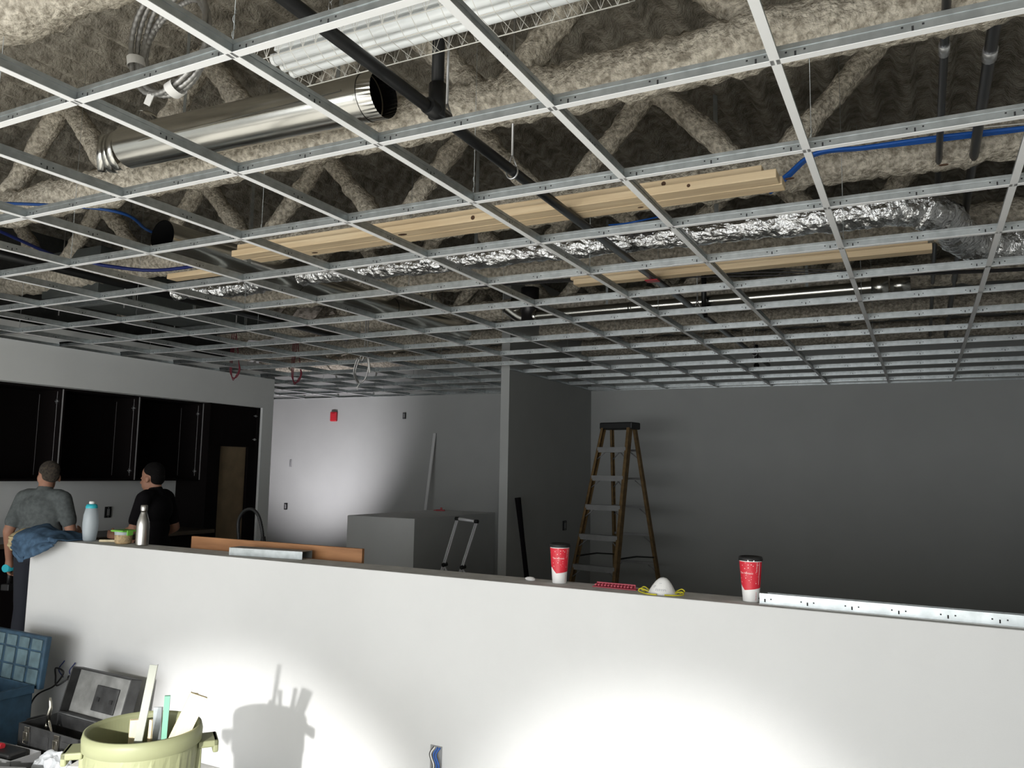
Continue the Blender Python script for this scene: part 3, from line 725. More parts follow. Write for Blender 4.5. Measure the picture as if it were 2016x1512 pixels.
bxo('side_panel', 'espresso', XB, XP, 0, 0.018, 0, ut, pt_); bxo('side_panel', 'espresso', XB, XP, 0.70, 0.735, 0, ut, pt_)
bxo('top_compartment', 'espresso', XB, XP-0.02, 0.018, 0.70, 1.78, ut, pt_); bxo('filler_stile', 'espresso', XP-0.03, XP, 0.018, 0.17, 0, 1.78, pt_)
bxo('filler_stile', 'espresso', XP-0.03, XP, 0.58, 0.70, 0, 1.78, pt_); bxo('back_panel', 'beige_panel', XP-0.07, XP-0.06, 0.16, 0.60, 0, 1.78, pt_)
for z in (2.14, 1.87):
    b = B(); box(b, XP, XP+0.006, 0.655, 0.675, z-0.012, z+0.012); box(b, XP, XP+0.004, 0.635, 0.69, z-0.004, z+0.004); obj('hinge_plate', b, 'hinge', pt_)
# base units
for i, (y0, y1) in enumerate(((1.2, 2.1), (2.1, 3.0), (3.0, 3.9), (3.9, 4.7), (4.7, 5.42))):
    t = thing('base_cabinet', ['dark base cabinet at the end of the run under the backsplash', 'dark base cabinet beside the hanging drill hand', 'dark base cabinet in front of the person in grey', 'dark base cabinet between the two workers', 'dark base cabinet next to the tall pantry'][i], 'cabinet', (0, y0, 0))
    bxo('body', 'espresso', -4.56, -3.98, 0.002, y1-y0-0.002, 0.1, 0.86, t); bxo('toe_kick', 'black', -4.5, -4.04, 0.002, y1-y0-0.002, 0, 0.1, t)
    bxo('door', 'espresso', -3.98, -3.962, 0.006, y1-y0-0.006, 0.12, 0.84, t); tubeo('handle', 'hinge', [(-3.94, 0.06, 0.6), (-3.94, 0.06, 0.76)], 0.005, t, 6)
tag(bxo('worktop', 'counter', -4.56, -3.93, 1.2, 5.42, 0.861, 0.90, None, 0.003), 'dark worktop along the kitchen wall', 'worktop')
b = B(); tube(b, [(0, 0, 0), (0.02, 0.02, 0.09), (0.03, 0.03, 0.12)], [0.09, 0.085, 0.03], 12, fn=lambda q: 0.4*fluff(q*2)); o = obj('yellow_bag', b, 'beige_cloth', None, (-4.1, 2.75, 0.93)); tag(o, 'crumpled dull yellow bag on the worktop', 'bag')
t = thing('wall_outlet_box', 'dark outlet box on the kitchen backsplash', 'electrical box', (-4.57, 4.62, 1.08), (0, 0, math.pi/2)); elecbox(t, 0.07, 0.11)

# island behind the low wall: plywood back, faucet
b = B(); box(b, -1.15, 0.11, 2.665, 2.685, 0.0, 1.145)
tag(obj('plywood_panel', b, 'ply', None, bevel=0.002), 'orange brown plywood panel standing behind the low wall', 'panel')
t = thing('sink_island', 'dark sink island behind the plywood panel', 'cabinet', (-0.6, 3.1, 0))
bxo('body', 'espresso', -1.0, 0.6, -0.3, 0.3, 0, 0.86, t); bxo('worktop', 'counter', -1.05, 0.65, -0.38, 0.38, 0.86, 0.90, t)
fc = thing('kitchen_faucet', 'black spring neck kitchen faucet arching over the plywood panel', 'faucet', (-1.20, 3.30, 0.90))
tubeo('base', 'black', [(0, 0, 0), (0, 0, 0.14)], 0.02, fc, 12)
b = B(); tube(b, [(-0.015, 0, 0.12), (0.0, 0, 0.20)], 0.011, 8); tube(b, [(0.028, 0, 0.12), (0.01, 0, 0.20)], 0.010, 8); obj('holder_fork', b, 'black', fc)
b = B(); pts = bez([(0.005, 0, 0.14), (-0.01, 0, 0.24), (-0.05, 0, 0.335), (-0.11, 0.0, 0.375), (-0.18, 0, 0.36), (-0.225, 0, 0.30), (-0.225, 0, 0.22), (-0.205, 0, 0.14)], 14)
tube(b, pts, [0.0105+0.0015*(i % 2) for i in range(len(pts))], 10); obj('spring_neck', b, 'black', fc)
tubeo('spray_head', 'black', [(-0.206, 0, 0.145), (-0.195, 0, 0.03)], 0.016, fc, 10)
# pale metal channel lying on the wall top
ch = thing('metal_channel', 'short pale metal stud channel lying on the low wall', 'channel', (-0.42, 2.555, 1.081), (0, 0, 0.12))
b = B()
for (y0, y1, z0, z1) in ((-0.045, 0.045, 0.040, 0.0415), (-0.045, -0.0435, 0.0, 0.0415), (0.0435, 0.045, 0.0, 0.0415)): box(b, -0.235, 0.235, y0, y1, z0, z1)
obj('channel_body', b, 'galv', ch)

# ------------------------------------------------------------------ things on the low wall
T = 1.0805
def cup(x, y, rz, label, lid):
    t = thing('paper_cup', label, 'cup', (x, y, T), (0, 0, rz))
    H_, r0, r1 = 0.158, 0.0305, 0.0425
    def rad(z): return r0 + (r1-r0)*z/H_
    b = B(); lathe(b, [(0, 0.004), (r0-0.001, 0.004), (r0, 0), (rad(0.0015), 0.0015), (rad(0.003), 0.003), (rad(H_-0.004), H_-0.004), (r1, H_), (r1+0.0015, H_+0.002), (r1-0.001, H_+0.003), (r1-0.003, H_-0.002), (r0-0.002, 0.007), (0, 0.007)], 40); obj('cup_body', b, 'cup_white', t)
    b = B(); n = 64; lo, hi = [], []
    for k in range(n):
        a = 2*math.pi*k/n; q = ((a - math.radians(241)) / (2*math.pi)) % 1.0
        zl = 0.044 + 0.030*q if q < 0.88 else 0.0704 - 0.0264*(q-0.88)/0.12
        lo.append(b.verts.new(((rad(zl)+0.0004)*math.cos(a), (rad(zl)+0.0004)*math.sin(a), zl)))
        hi.append(b.verts.new(((rad(0.152)+0.0004)*math.cos(a), (rad(0.152)+0.0004)*math.sin(a), 0.152)))
    for k in range(n): f = b.faces.new((lo[k], lo[(k+1) % n], hi[(k+1) % n], hi[k])); f.smooth = True
    obj('red_print', b, 'cup_red', t)
    b = B(); lathe(b, [(0, H_+0.010), (r1-0.006, H_+0.010), (r1-0.004, H_+0.013), (r1+0.001, H_+0.012), (r1+0.0035, H_+0.004), (r1+0.003, H_-0.003), (r1+0.0005, H_-0.002)], 40); obj('lid', b, 'black', t)
    def wrap(me, a_c, z_c, vertical=False, m='print', name='lettering'):
        bm = bmesh.new(); bm.from_mesh(me)
        for v in bm.verts:
            u, vv = (v.co.x, v.co.y) if not vertical else (-v.co.y, v.co.x)
            z = z_c + vv; r = rad(z) + 0.0009; a = a_c + u/r
            v.co = Vector((r*math.cos(a), r*math.sin(a), z))
        o = obj(name, bm, m, t, recalc=False); return o
    A0 = math.radians(255)
    wrap(text_mesh('Tim Hortons', 0.0105, 0.35), A0, 0.109)
    wrap(text_mesh('- - - - - - -', 0.005), A0, 0.101); wrap(text_mesh('- - - - - -', 0.005), A0, 0.096)
    A1 = math.radians(317)
    wrap(text_mesh('Tim Hortons', 0.0075), A1, 0.132, True); wrap(text_mesh('Tim Hortons', 0.006), A1, 0.023, True, 'cup_red')
    b = B()
    for z0, z1 in ((0.066, 0.150),):
        for k in range(1):
            vs = []
            for z in (z0, z1):
                for da in (-0.02, 0.02):
                    r = rad(z)+0.0008; a = A1+0.30+da; vs.append(b.verts.new((r*math.cos(a), r*math.sin(a), z)))
            b.faces.new((vs[0], vs[1], vs[3], vs[2]))
    rs = random.Random(3)
    for k in range(34):
        a = rs.uniform(math.radians(180), math.radians(330)); z = rs.uniform(0.07, 0.148); s = rs.choice((0.0008, 0.0008, 0.0011, 0.0017))
        r = rad(z)+0.0008; c = Vector((r*math.cos(a), r*math.sin(a), z)); tx = Vector((-math.sin(a), math.cos(a), 0)); up = Vector((0, 0, 1))
        b.faces.new([b.verts.new(c + tx*s*math.cos(t_*math.pi/3) + up*s*math.sin(t_*math.pi/3)) for t_ in range(6)])
    obj('snow_print', b, 'print', t, recalc=False)
    if lid:
        b = B(); vs = []
        for da in (-0.28, 0.28):
            for z in (H_-0.004, H_+0.0015):
                r = r1+0.004; a = math.radians(285)+da; vs.append(b.verts.new((r*math.cos(a), r*math.sin(a), z)))
        b.faces.new((vs[0], vs[2], vs[3], vs[1])); obj('lid_label', b, 'cup_white', t, recalc=False)
cup(1.30, 2.515, 0.49, 'red and white paper cup with black lid beside the red clip strip', False)
cup(2.125, 2.475, -0.05, 'red and white paper cup with black lid beside the steel tee', True)
# red collated strip
t = thing('anchor_strip', 'pinkish red plastic strip of anchors between cup and dust mask', 'fastener strip', (1.56, 2.50, T), (0, 0, -0.03))
b = B(); box(b, -0.095, 0.10, -0.016, 0.016, 0, 0.004); box(b, -0.085, 0.09, 0.010, 0.013, 0.004, 0.020); obj('carrier', b, 'clip', t, bevel=0.001)
b0 = B(); tube(b0, [(0, -0.018, 0.011), (0, 0.010, 0.011)], [0.0038, 0.0052], 8); an = obj('anchor', b0, 'clip', t, (-0.08, 0, 0))
for k in range(1, 12): copyobj(an, None, (-0.08+0.0145*k, 0, 0))
# dust mask
mk = thing('dust_mask', 'white cup shaped dust mask with yellow straps', 'mask', (1.775, 2.465, T), (0, 0, 0.1))
b = B(); rings = []
for i in range(10):
    f = i/9; z = 0.066*(1-(1-f)**1.35); r = math.sqrt(max(0, 1-f))*0.55 + (1-f)*0.45
    rings.append([b.verts.new((0.058*r*math.cos(a)+0.006*f, 0.05*r*math.sin(a), z)) for a in [2*math.pi*k/32 for k in range(32)]])
for i in range(9):
    for k in range(32): f = b.faces.new((rings[i][k], rings[i][(k+1) % 32], rings[i+1][(k+1) % 32], rings[i+1][k])); f.smooth = True
bmesh.ops.remove_doubles(b, verts=b.verts, dist=1e-4); obj('mask_shell', b, 'mask', mk)
b = B(); tube(b, [(0.06*math.cos(a), 0.052*math.sin(a), 0.002) for a in [2*math.pi*k/32 for k in range(32)]], 0.002, 6, closed=True); obj('rim', b, 'mask', mk)
b = B()
def mpt(ang, f):
    z = 0.066*(1-(1-f)**1.35); r = (math.sqrt(max(0, 1-f))*0.55 + (1-f)*0.45) + 0.012
    return Vector((0.058*r*math.cos(ang)+0.006*f, 0.05*r*math.sin(ang), z+0.0004))
for (a0, a1, f0) in ((-2.35, -2.10, 0.40), (-2.35, -2.12, 0.36), (-2.33, -2.17, 0.32), (-2.0, -1.15, 0.24), (-2.0, -1.1, 0.19), (-1.8, -1.5, 0.55)):
    n_ = max(3, int((a1-a0)/0.05))
    for j in range(n_):
        if j % 3 == 2: continue
        u0 = a0+(a1-a0)*j/n_; u1 = a0+(a1-a0)*(j+1)/n_
        b.faces.new([b.verts.new(mpt(*q)) for q in ((u0, f0), (u1, f0), (u1, f0+0.022), (u0, f0+0.022))])
obj('printed_marks', b, 'mask_print', mk, recalc=False)
for s in (-1, 1):
    b = B(); tube(b, bez([(0.05*s, -0.01, 0.006), (0.085*s, -0.005, 0.016), (0.095*s, 0.0, 0.005), (0.07*s, -0.03, 0.003), (0.045*s, -0.055, 0.003), (0.01*s, -0.058, 0.003)] if s < 0 else [(0.05, -0.01, 0.006), (0.08, 0.0, 0.012), (0.088, -0.02, 0.004), (0.06, -0.045, 0.003), (0.02, -0.052, 0.003)], 8), 0.0028, 6); obj('elastic_strap', b, 'yellow', mk)
    b = B(); tube(b, bez([(0.052*s, 0.01, 0.008), (0.075*s, 0.02, 0.02), (0.088*s, 0.015, 0.012), (0.07*s, 0.0, 0.004)], 8), 0.0026, 6); obj('elastic_strap', b, 'yellow', mk)
# putty crumb
b = B(); bmesh.ops.create_icosphere(b, subdivisions=2, radius=0.022)
for v in b.verts: v.co = Vector((v.co.x*1.2, v.co.y*0.8, max(0, v.co.z*0.45+0.006))) + v.co.normalized()*0.004*noise.noise(v.co*60)
tag(obj('putty_crumb', b, 'putty', None, (1.16, 2.515, T)), 'small lump of white filler on the low wall', 'filler lump')
# loose tee lying on the wall
lt = thing('ceiling_tee', 'loose galvanised ceiling tee lying on the low wall beside the cup', 'ceiling tee', (2.165, halfY(2.165)+0.05, T), (0, 0, -0.019))
b = tee_mesh(1.5, 'x', [0.02+0.152*k for k in range(10)]); bmesh.ops.scale(b, vec=(1, 1, 1.0), verts=b.verts); obj('tee_body', b, ['flange', 'galv', 'galv_dark'], lt, (0, 0, 0))
b = tee_mesh(1.45, 'x', [0.1+0.152*k for k in range(9)])
lt2 = obj('ceiling_tee', b, ['flange', 'galv', 'galv_dark'], None, (2.19, halfY(2.19)+0.085, T), (0, 0, -0.019)); tag(lt2, 'second galvanised tee lying behind the one beside the cup', 'ceiling tee')

# bottles at the kitchen end
t = thing('water_bottle', 'frosted plastic water bottle with turquoise cap', 'bottle', (-1.935, 2.565, T))
b = B(); lathe(b, [(0, 0.002), (0.034, 0.0), (0.038, 0.01), (0.044, 0.06), (0.046, 0.11), (0.043, 0.16), (0.033, 0.205), (0.026, 0.214), (0, 0.214)], 32); obj('bottle_body', b, 'bottle', t)
b = B(); lathe(b, [(0.034, 0.203), (0.035, 0.212), (0.03, 0.226), (0.018, 0.230), (0, 0.230)], 28); obj('cap', b, 'teal', t)
b = B(); lathe(b, [(0.016, 0.230), (0.017, 0.236), (0.015, 0.246), (0, 0.246)], 20); obj('spout', b, 'cup_white', t)
t = thing('steel_flask', 'brushed steel flask with narrow neck and steel cap', 'bottle', (-1.445, 2.56, T))
b = B(); lathe(b, [(0, 0.0), (0.034, 0.0), (0.0365, 0.003), (0.037, 0.006), (0.037, 0.009), (0.037, 0.11), (0.034, 0.14), (0.024, 0.175), (0.0175, 0.195), (0.0165, 0.205), (0, 0.205)], 36); obj('flask_body', b, 'steel', t)
b = B(); lathe(b, [(0.019, 0.206), (0.02, 0.21), (0.02, 0.236), (0.017, 0.24), (0, 0.24)], 28); obj('cap', b, 'steel', t)
t = thing('food_container', 'clear food tub with lime green lid between the bottles', 'container', (-1.625, 2.57, T))
b = B(); lathe(b, [(0, 0.001), (0.042, 0.0), (0.048, 0.01), (0.05, 0.055), (0, 0.055)], 28); obj('food', b, 'food', t)
b = B(); lathe(b, [(0.0505, 0.055), (0.053, 0.075)], 28); o = obj('tub', b, 'bottle', t)
b = B(); box(b, -0.056, 0.056, -0.052, 0.052, 0.073, 0.084); obj('lid', b, 'green_lid', t, bevel=0.006)
for s in (-1, 1):
    b = B(); box(b, s*0.056-0.004, s*0.056+0.004, -0.02, 0.02, 0.052, 0.084); obj('lid_clip', b, 'green_lid', t, bevel=0.002)
b = B(); box(b, -0.075, 0.075, -0.009, 0.009, 0, 0.014)
tag(obj('wood_stick', b, 'wood_pale', None, (-1.77, 2.60, T), (0, 0, 0.5), bevel=0.002), 'short pale wooden stick beside the food tub', 'stick')
b = B(); tube(b, [(-0.03, 0, 0.008), (0.03, 0.0, 0.008)], [0.008, 0.006], 8); box(b, -0.045, -0.03, -0.008, 0.008, 0.002, 0.014)
tag(obj('orange_marker', b, 'orange', None, (-2.0, 2.585, T), (0, 0, 0.2)), 'small orange marker beside the jacket', 'marker')

# jacket draped over the end of the wall
jk = thing('jacket', 'slate blue jacket with beige hem draped over the low wall end', 'jacket', (-2.115, 2.5, 0))
b = B(); nu, nv = 40, 44; gridv = []
def jp(u, v):
    x = -0.26 + 0.40*u
    top = 0.115*math.sin(math.pi*min(1, (0.12+u*0.95)))**0.7*(1-0.55*u)
    low = 0.955 + 0.11*max(0, (u-0.25)/0.75)**1.1 + 0.05*max(0, 0.2-u)/0.2
    if v < 0.25: y = 0.14 - 0.10*v/0.25; z = 1.085 + top*0.75*(v/0.25)
    elif v < 0.55: f = (v-0.25)/0.3; y = 0.04 - 0.14*f; z = 1.085 + top*(0.75 + 0.25*math.sin(f*math.pi)) * (1-0.55*f)
    else: f = (v-0.55)/0.45; y = -0.10 - 0.035*math.sin(f*math.pi*0.6); zt = 1.085 + top*0.75*0.45; z = zt + (low-zt)*f
    q = Vector((x*7, v*4.0, 3)); w_ = 0.022*noise.noise(q) + 0.010*noise.noise(q*2.7)
    return Vector((x + 0.03*(v-0.5)*(1-u) - 0.05*(1-u)*math.sin(v*3), min(y + (w_ if v < 0.55 else -abs(w_)*1.2), 0.16), max(z + w_*(1.0 if v < 0.6 else 0.3), 1.084 if v < 0.5 else 0)))
for i in range(nu+1): gridv.append([b.verts.new(jp(i/nu, j/nv)) for j in range(nv+1)])
for i in range(nu):
    for j in range(nv): f = b.faces.new((gridv[i][j], gridv[i+1][j], gridv[i+1][j+1], gridv[i][j+1])); f.smooth = True
o = obj('jacket_cloth', b, 'denim', jk); md = o.modifiers.new('solid', 'SOLIDIFY'); md.thickness = 0.008; md.offset = 1
b = B(); gl = []
for j in range(nv+1):
    p = jp(0, j/nv); gl.append([b.verts.new(p + Vector((d, -0.008, 0.006))) for d in (-0.032, 0.010)])
for j in range(nv): f = b.faces.new((gl[j][0], gl[j][1], gl[j+1][1], gl[j+1][0])); f.smooth = True
o = obj('beige_hem', b, 'beige_cloth', jk); md = o.modifiers.new('solid', 'SOLIDIFY'); md.thickness = 0.008
b = B(); gl = []
for i in range(0, nu//3):
    p = jp(i/nu, 1); gl.append([b.verts.new(p + Vector((0, -0.012, d))) for d in (-0.01, 0.02)])
for j in range(len(gl)-1): f = b.faces.new((gl[j][0], gl[j+1][0], gl[j+1][1], gl[j][1])); f.smooth = True
o = obj('lower_hem', b, 'denim', jk); md = o.modifiers.new('solid', 'SOLIDIFY'); md.thickness = 0.006

# ------------------------------------------------------------------ floor clutter
# outlets in the low wall
t = thing('wall_outlet_box', 'open outlet box with blue wires low in the white wall', 'electrical box', (0.76, halfY(0.76), 0.285))
b = B(); box(b, -0.03, 0.03, -0.003, 0, -0.055, 0.055); obj('box_body', b, 'greybox', t)
for (x0, m_) in ((-0.015, 'tape_white'), (0.0, 'blue'), (0.012, 'blue'), (-0.02, 'conduit')):
    tubeo('conductor', m_, bez([(x0, -0.003, -0.05), (x0+0.015, -0.02, -0.02), (x0-0.005, -0.015, 0.02), (x0+0.01, -0.004, 0.05)], 6), 0.0035, t, 6)
t = thing('wall_outlet_box', 'second low outlet box in the white wall with grey wires', 'electrical box', (1.0, halfY(1.0), 0.225))
b = B(); box(b, -0.03, 0.03, -0.003, 0, -0.055, 0.055); obj('box_body', b, 'tape_white', t)
for x0 in (-0.02, 0.01): tubeo('conductor', 'conduit', bez([(x0, -0.003, -0.05), (x0+0.01, -0.02, 0.0), (x0, -0.004, 0.045)], 6), 0.003, t, 6)
t = thing('wall_outlet_box', 'outlet box with tangled cord behind the black toolbox', 'electrical box', (-1.80, halfY(-1.80), 0.30))
b = B(); box(b, -0.03, 0.03, -0.003, 0, -0.055, 0.055); obj('box_body', b, 'tape_white', t)
tubeo('plug', 'black', [(0.0, -0.003, 0.0), (0.0, -0.05, 0.0)], 0.018, t, 8)
tubeo('cord', 'conduit', bez([(0.0, -0.05, 0), (-0.05, -0.09, -0.04), (-0.11, -0.06, 0.0), (-0.10, -0.07, 0.05), (-0.04, -0.06, 0.03), (-0.09, -0.08, -0.05), (-0.2, -0.12, -0.12), (-0.24, -0.16, -0.29)], 8), 0.005, t, 6)
for x0 in (-0.12, -0.02): tubeo('conductor', 'blue_deep', bez([(x0, -0.004, -0.02), (x0-0.01, -0.03, 0.03), (x0+0.012, -0.012, 0.08)], 6), 0.003, t, 6)

# khaki garbage can
cn = thing('garbage_can', 'khaki green plastic garbage can full of offcuts', 'bin', (0.19, 1.32, 0))
HC, RB, RT = 0.62, 0.155, 0.195
b = B(); n = 96; prof = [(0.0, RB), (0.03, RB+0.002), (0.53, RB+(RT-RB)*0.86), (0.56, RT-0.006), (0.565, RT+0.004), (0.60, RT+0.006), (0.62, RT+0.001), (0.622, RT-0.006), (0.61, RT-0.012), (0.03, RB-0.005), (0.02, 0.0)]
rings = []
for zi, (z, r) in enumerate(prof):
    rg = []
    for k in range(n):
        a = 2*math.pi*k/n; rr_ = r
        if zi in (1, 2) and (k % 8) in (0,): rr_ = r + 0.0025
        if zi in (1, 2) and (k % 8) in (4,): rr_ = r - 0.0015
        rg.append(b.verts.new((rr_*math.cos(a), rr_*math.sin(a), z)))
    rings.append(rg)
for i in range(len(prof)-1):
    for k in range(n):
        f = b.faces.new((rings[i][k], rings[i][(k+1) % n], rings[i+1][(k+1) % n], rings[i+1][k])); f.smooth = i not in (1, 2, 8)
b.faces.new(rings[0][::-1]); obj('can_body', b, 'can', cn)
for ang in (math.radians(222), math.radians(52)):
    c_, s_ = math.cos(ang), math.sin(ang); M4 = Matrix(((c_, -s_, 0, 0), (s_, c_, 0, 0), (0, 0, 1, 0), (0, 0, 0, 1)))
    b = B(); box(b, 0.185, 0.255, -0.055, 0.055, 0.535, 0.560, 0, M4); box(b, 0.235, 0.255, -0.055, 0.055, 0.515, 0.560, 0, M4)
    obj('handle', b, 'can', cn, bevel=0.006)
    b = B(); box(b, 0.165, 0.198, -0.05, 0.05, 0.46, 0.54, 0, M4); obj('handle_gusset', b, 'can', cn, bevel=0.008)
def offcut(name, label, cat, m, p0, p1, w_, d_, yaw=0.0, kind='box'):
    """p in (right, forward, z) relative to can centre"""
    def P(p): return Vector((0.19, 1.32, 0)) + Vector((Rv.x, Rv.y, 0)).normalized()*p[0] + Vector((Fv.x, Fv.y, 0)).normalized()*p[1] + Vector((0, 0, p[2]))
    a, c = P(p0), P(p1); d = c-a; L = d.length
    b = B()
    if kind == 'box': box(b, -w_/2, w_/2, -d_/2, d_/2, 0, L)
    else: box(b, -w_/2, w_/2, -d_/2, -d_/2+0.0015, 0, L); box(b, w_/2-0.0015, w_/2, -d_/2, d_/2, 0, L)
    zz = d.normalized(); xx = Vector((Rv.x, Rv.y, 0)); xx = (xx - zz*xx.dot(zz)).normalized(); yy = zz.cross(xx)
    R3 = Matrix((xx, yy, zz)).transposed() @ Matrix.Rotation(yaw, 3, 'Z')
    o = obj(name, b, m, None, tuple(a)); o.rotation_euler = R3.to_euler()
    return tag(o, label, cat)
offcut('trim_offcut', 'long pale angle trim offcut standing tallest in the can', 'offcut', 'angle', (-0.075, -0.05, 0.04), (0.035, -0.03, 0.845), 0.027, 0.016, 0.3, 'angle')
offcut('trim_offcut', 'mint green strip standing in the can', 'offcut', 'green_strip', (0.05, 0.03, 0.04), (0.058, 0.05, 0.715), 0.019, 0.014, 0.3)
offcut('trim_offcut', 'shiny steel strip standing in the can', 'offcut', 'galv', (0.05, 0.03, 0.04), (0.014, 0.08, 0.665), 0.034, 0.008, -0.2)
offcut('wood_offcut', 'narrow wooden lath leaning right in the can', 'offcut', 'wood_pale', (0.0, 0.07, 0.04), (0.145, 0.09, 0.715), 0.022, 0.012, 0.35)
offcut('wood_offcut', 'wide pale board offcut leaning over the can rim', 'offcut', 'wood_pale', (-0.10, -0.05, 0.04), (0.195, -0.005, 0.735), 0.062, 0.014, 0.35)
offcut('wood_offcut', 'short square wooden block deep in the can', 'offcut', 'wood_pale', (-0.075, 0.05, 0.04), (-0.062, 0.06, 0.625), 0.03, 0.02, 0.5)
offcut('wood_offcut', 'short thin wooden stick behind the tall angle trim', 'offcut', 'wood_pale', (-0.03, 0.08, 0.04), (-0.012, 0.095, 0.615), 0.014, 0.014, -0.4)

# black toolbox with lid open
tb = thing('toolbox', 'black plastic toolbox with lid standing open', 'toolbox', (-1.29, 2.06, 0), (0, 0, -0.04))
L, Wd, Hb = 0.52, 0.21, 0.20
b = B()
box(b, -L/2, L/2, -Wd/2, -Wd/2+0.008, 0, Hb); box(b, -L/2, L/2, Wd/2-0.008, Wd/2, 0, Hb); box(b, -L/2, -L/2+0.008, -Wd/2, Wd/2, 0, Hb); box(b, L/2-0.008, L/2, -Wd/2, Wd/2, 0, Hb); box(b, -L/2, L/2, -Wd/2, Wd/2, 0, 0.008)
obj('body', b, 'toolbox', tb, bevel=0.003)
for x in (-0.18, -0.02, 0.16):
    b = B(); box(b, x-0.035, x+0.035, -Wd/2-0.004, -Wd/2, 0.03, Hb-0.03); obj('front_rib', b, 'toolbox', tb, bevel=0.002)
lid = obj('lid', (lambda b: (box(b, -L/2, L/2, 0.062, 0.07, 0, 0.24), box(b, -L/2, L/2, 0, 0.07, 0.232, 0.24), box(b, -L/2, L/2, 0, 0.07, 0, 0.008), box(b, -L/2, -L/2+0.008, 0, 0.07, 0, 0.24), box(b, L/2-0.008, L/2, 0, 0.07, 0, 0.24), b)[-1])(B()), 'toolbox', tb, (0, Wd/2, Hb+0.004), (-0.27, 0, 0), bevel=0.004)
b = B(); box(b, -L/2+0.01, L/2-0.01, 0.054, 0.061, 0.01, 0.23); obj('lid_lining', b, 'toolbox_in', lid)
b = B(); box(b, -0.06, 0.13, 0.045, 0.054, 0.04, 0.17); obj('lid_compartment', b, 'toolbox', lid, bevel=0.003)
for x in (-0.02, 0.09):
    b = B(); box(b, x-0.012, x+0.012, 0.041, 0.045, 0.09, 0.11); obj('compartment_catch', b, 'black', lid)
for x in (-0.17, 0.09):
    b = B(); box(b, x-0.02, x+0.02, -Wd/2-0.010, -Wd/2-0.003, Hb-0.075, Hb-0.005); tube(b, [(x-0.016, -Wd/2-0.014, Hb-0.085), (x-0.016, -Wd/2-0.016, Hb-0.03), (x+0.016, -Wd/2-0.016, Hb-0.03), (x+0.016, -Wd/2-0.014, Hb-0.085)], 0.0025, 6, closed=True)
    obj('latch', b, 'chrome', tb, bevel=0.002)
tubeo('side_handle', 'black', [(-L/2-0.01, -0.06, Hb-0.01), (-L/2-0.03, -0.04, Hb-0.005), (-L/2-0.03, 0.04, Hb-0.005), (-L/2-0.01, 0.06, Hb-0.01)], 0.006, tb, 8)
pl = thing('locking_pliers', 'steel locking pliers standing up in the black toolbox', 'pliers', (-1.45, 2.06, 0.0095))
b = B(); tube(b, [(0, 0, 0.17), (0.0, 0.0, 0.225), (0.012, 0, 0.262), (0.004, 0, 0.29), (0.0, 0, 0.31)], [0.010, 0.012, 0.010, 0.008, 0.005], 8); obj('jaw', b, 'chrome', pl)
tubeo('grip', 'chrome', [(-0.045, 0, 0.0), (-0.03, 0, 0.12), (0, 0, 0.2)], 0.007, pl, 8); tubeo('grip', 'chrome', [(0.06, 0, 0.0), (0.04, 0, 0.12), (0, 0, 0.2)], 0.007, pl, 8)
tubeo('spring_bar', 'chrome', [(-0.02, 0, 0.12), (0.03, 0, 0.12)], 0.004, pl, 6)

# blue tote with ribbed lid
tt = thing('storage_tote', 'dusty blue plastic storage tote with ribbed lid standing open', 'tote', (-2.06, 2.03, 0), (0, 0, -0.03))
b = B(); L, Wd, Hb = 0.50, 0.34, 0.31
for (x0, x1, y0, y1) in ((-L/2, L/2, -Wd/2, -Wd/2+0.01), (-L/2, L/2, Wd/2-0.01, Wd/2), (-L/2, -L/2+0.01, -Wd/2, Wd/2), (L/2-0.01, L/2, -Wd/2, Wd/2)): box(b, x0, x1, y0, y1, 0, Hb)
box(b, -L/2, L/2, -Wd/2, Wd/2, 0, 0.01); obj('body', b, 'tote', tt, bevel=0.004)
b = B()
for (x0, x1, y0, y1) in ((-L/2-0.015, L/2+0.015, -Wd/2-0.015, -Wd/2), (L/2, L/2+0.015, -Wd/2-0.015, Wd/2)): box(b, x0, x1, y0, y1, Hb-0.045, Hb)
obj('rim', b, 'tote', tt, bevel=0.003)
lid = obj('lid', (lambda b: (box(b, -L/2-0.01, L/2+0.03, 0, 0.035, 0, 0.29), b)[-1])(B()), 'tote', tt, (0, Wd/2+0.012, Hb-0.03), (-0.09, 0, 0.0), bevel=0.008)
for k in range(4):
    x = -0.215 + 0.125*k
    for (z0, z1) in ((0.02, 0.105), (0.115, 0.20), (0.21, 0.27)):
        b = B(); box(b, x, x+0.095, -0.008, 0.002, z0, z1); obj('lid_panel', b, 'tote_pale', lid, bevel=0.003)

# foreground pile
b = B(); box(b, -0.2, 0.2, -0.03, 0.03, 0, 0.05); lv = thing('spirit_level', 'grey spirit level with yellow vials on the tool pile', 'level', (-1.17, 1.56, 0.1135), (0, 0.0, 0.42))
obj('level_body', b, 'greybox', lv, bevel=0.004)
for x in (-0.13, -0.06, 0.02):
    b = B(); tube(b, [(x-0.025, 0, 0.054), (x+0.025, 0, 0.054)], 0.012, 8); obj('vial_holder', b, 'yellow_pl', lv)
t = thing('parts_case', 'low grey parts case under the spirit level', 'case', (-1.17, 1.54, 0), (0, 0, 0.42))
bxo('case_body', 'greybox', -0.25, 0.25, -0.12, 0.12, 0, 0.10, t, 0.006); bxo('case_lid', 'cardwhite', -0.24, 0.24, -0.115, 0.115, 0.10, 0.112, t, 0.003)
b = B(); bmesh.ops.create_icosphere(b, subdivisions=4, radius=0.09)
for v in b.verts:
    q = v.co*22; v.co = Vector((v.co.x*1.1, v.co.y*0.8, max(0.0, v.co.z*1.0+0.075))) + v.co.normalized()*0.022*noise.noise(q) + v.co.normalized()*0.01*noise.noise(q*2.3)
for f in b.faces: f.smooth = False
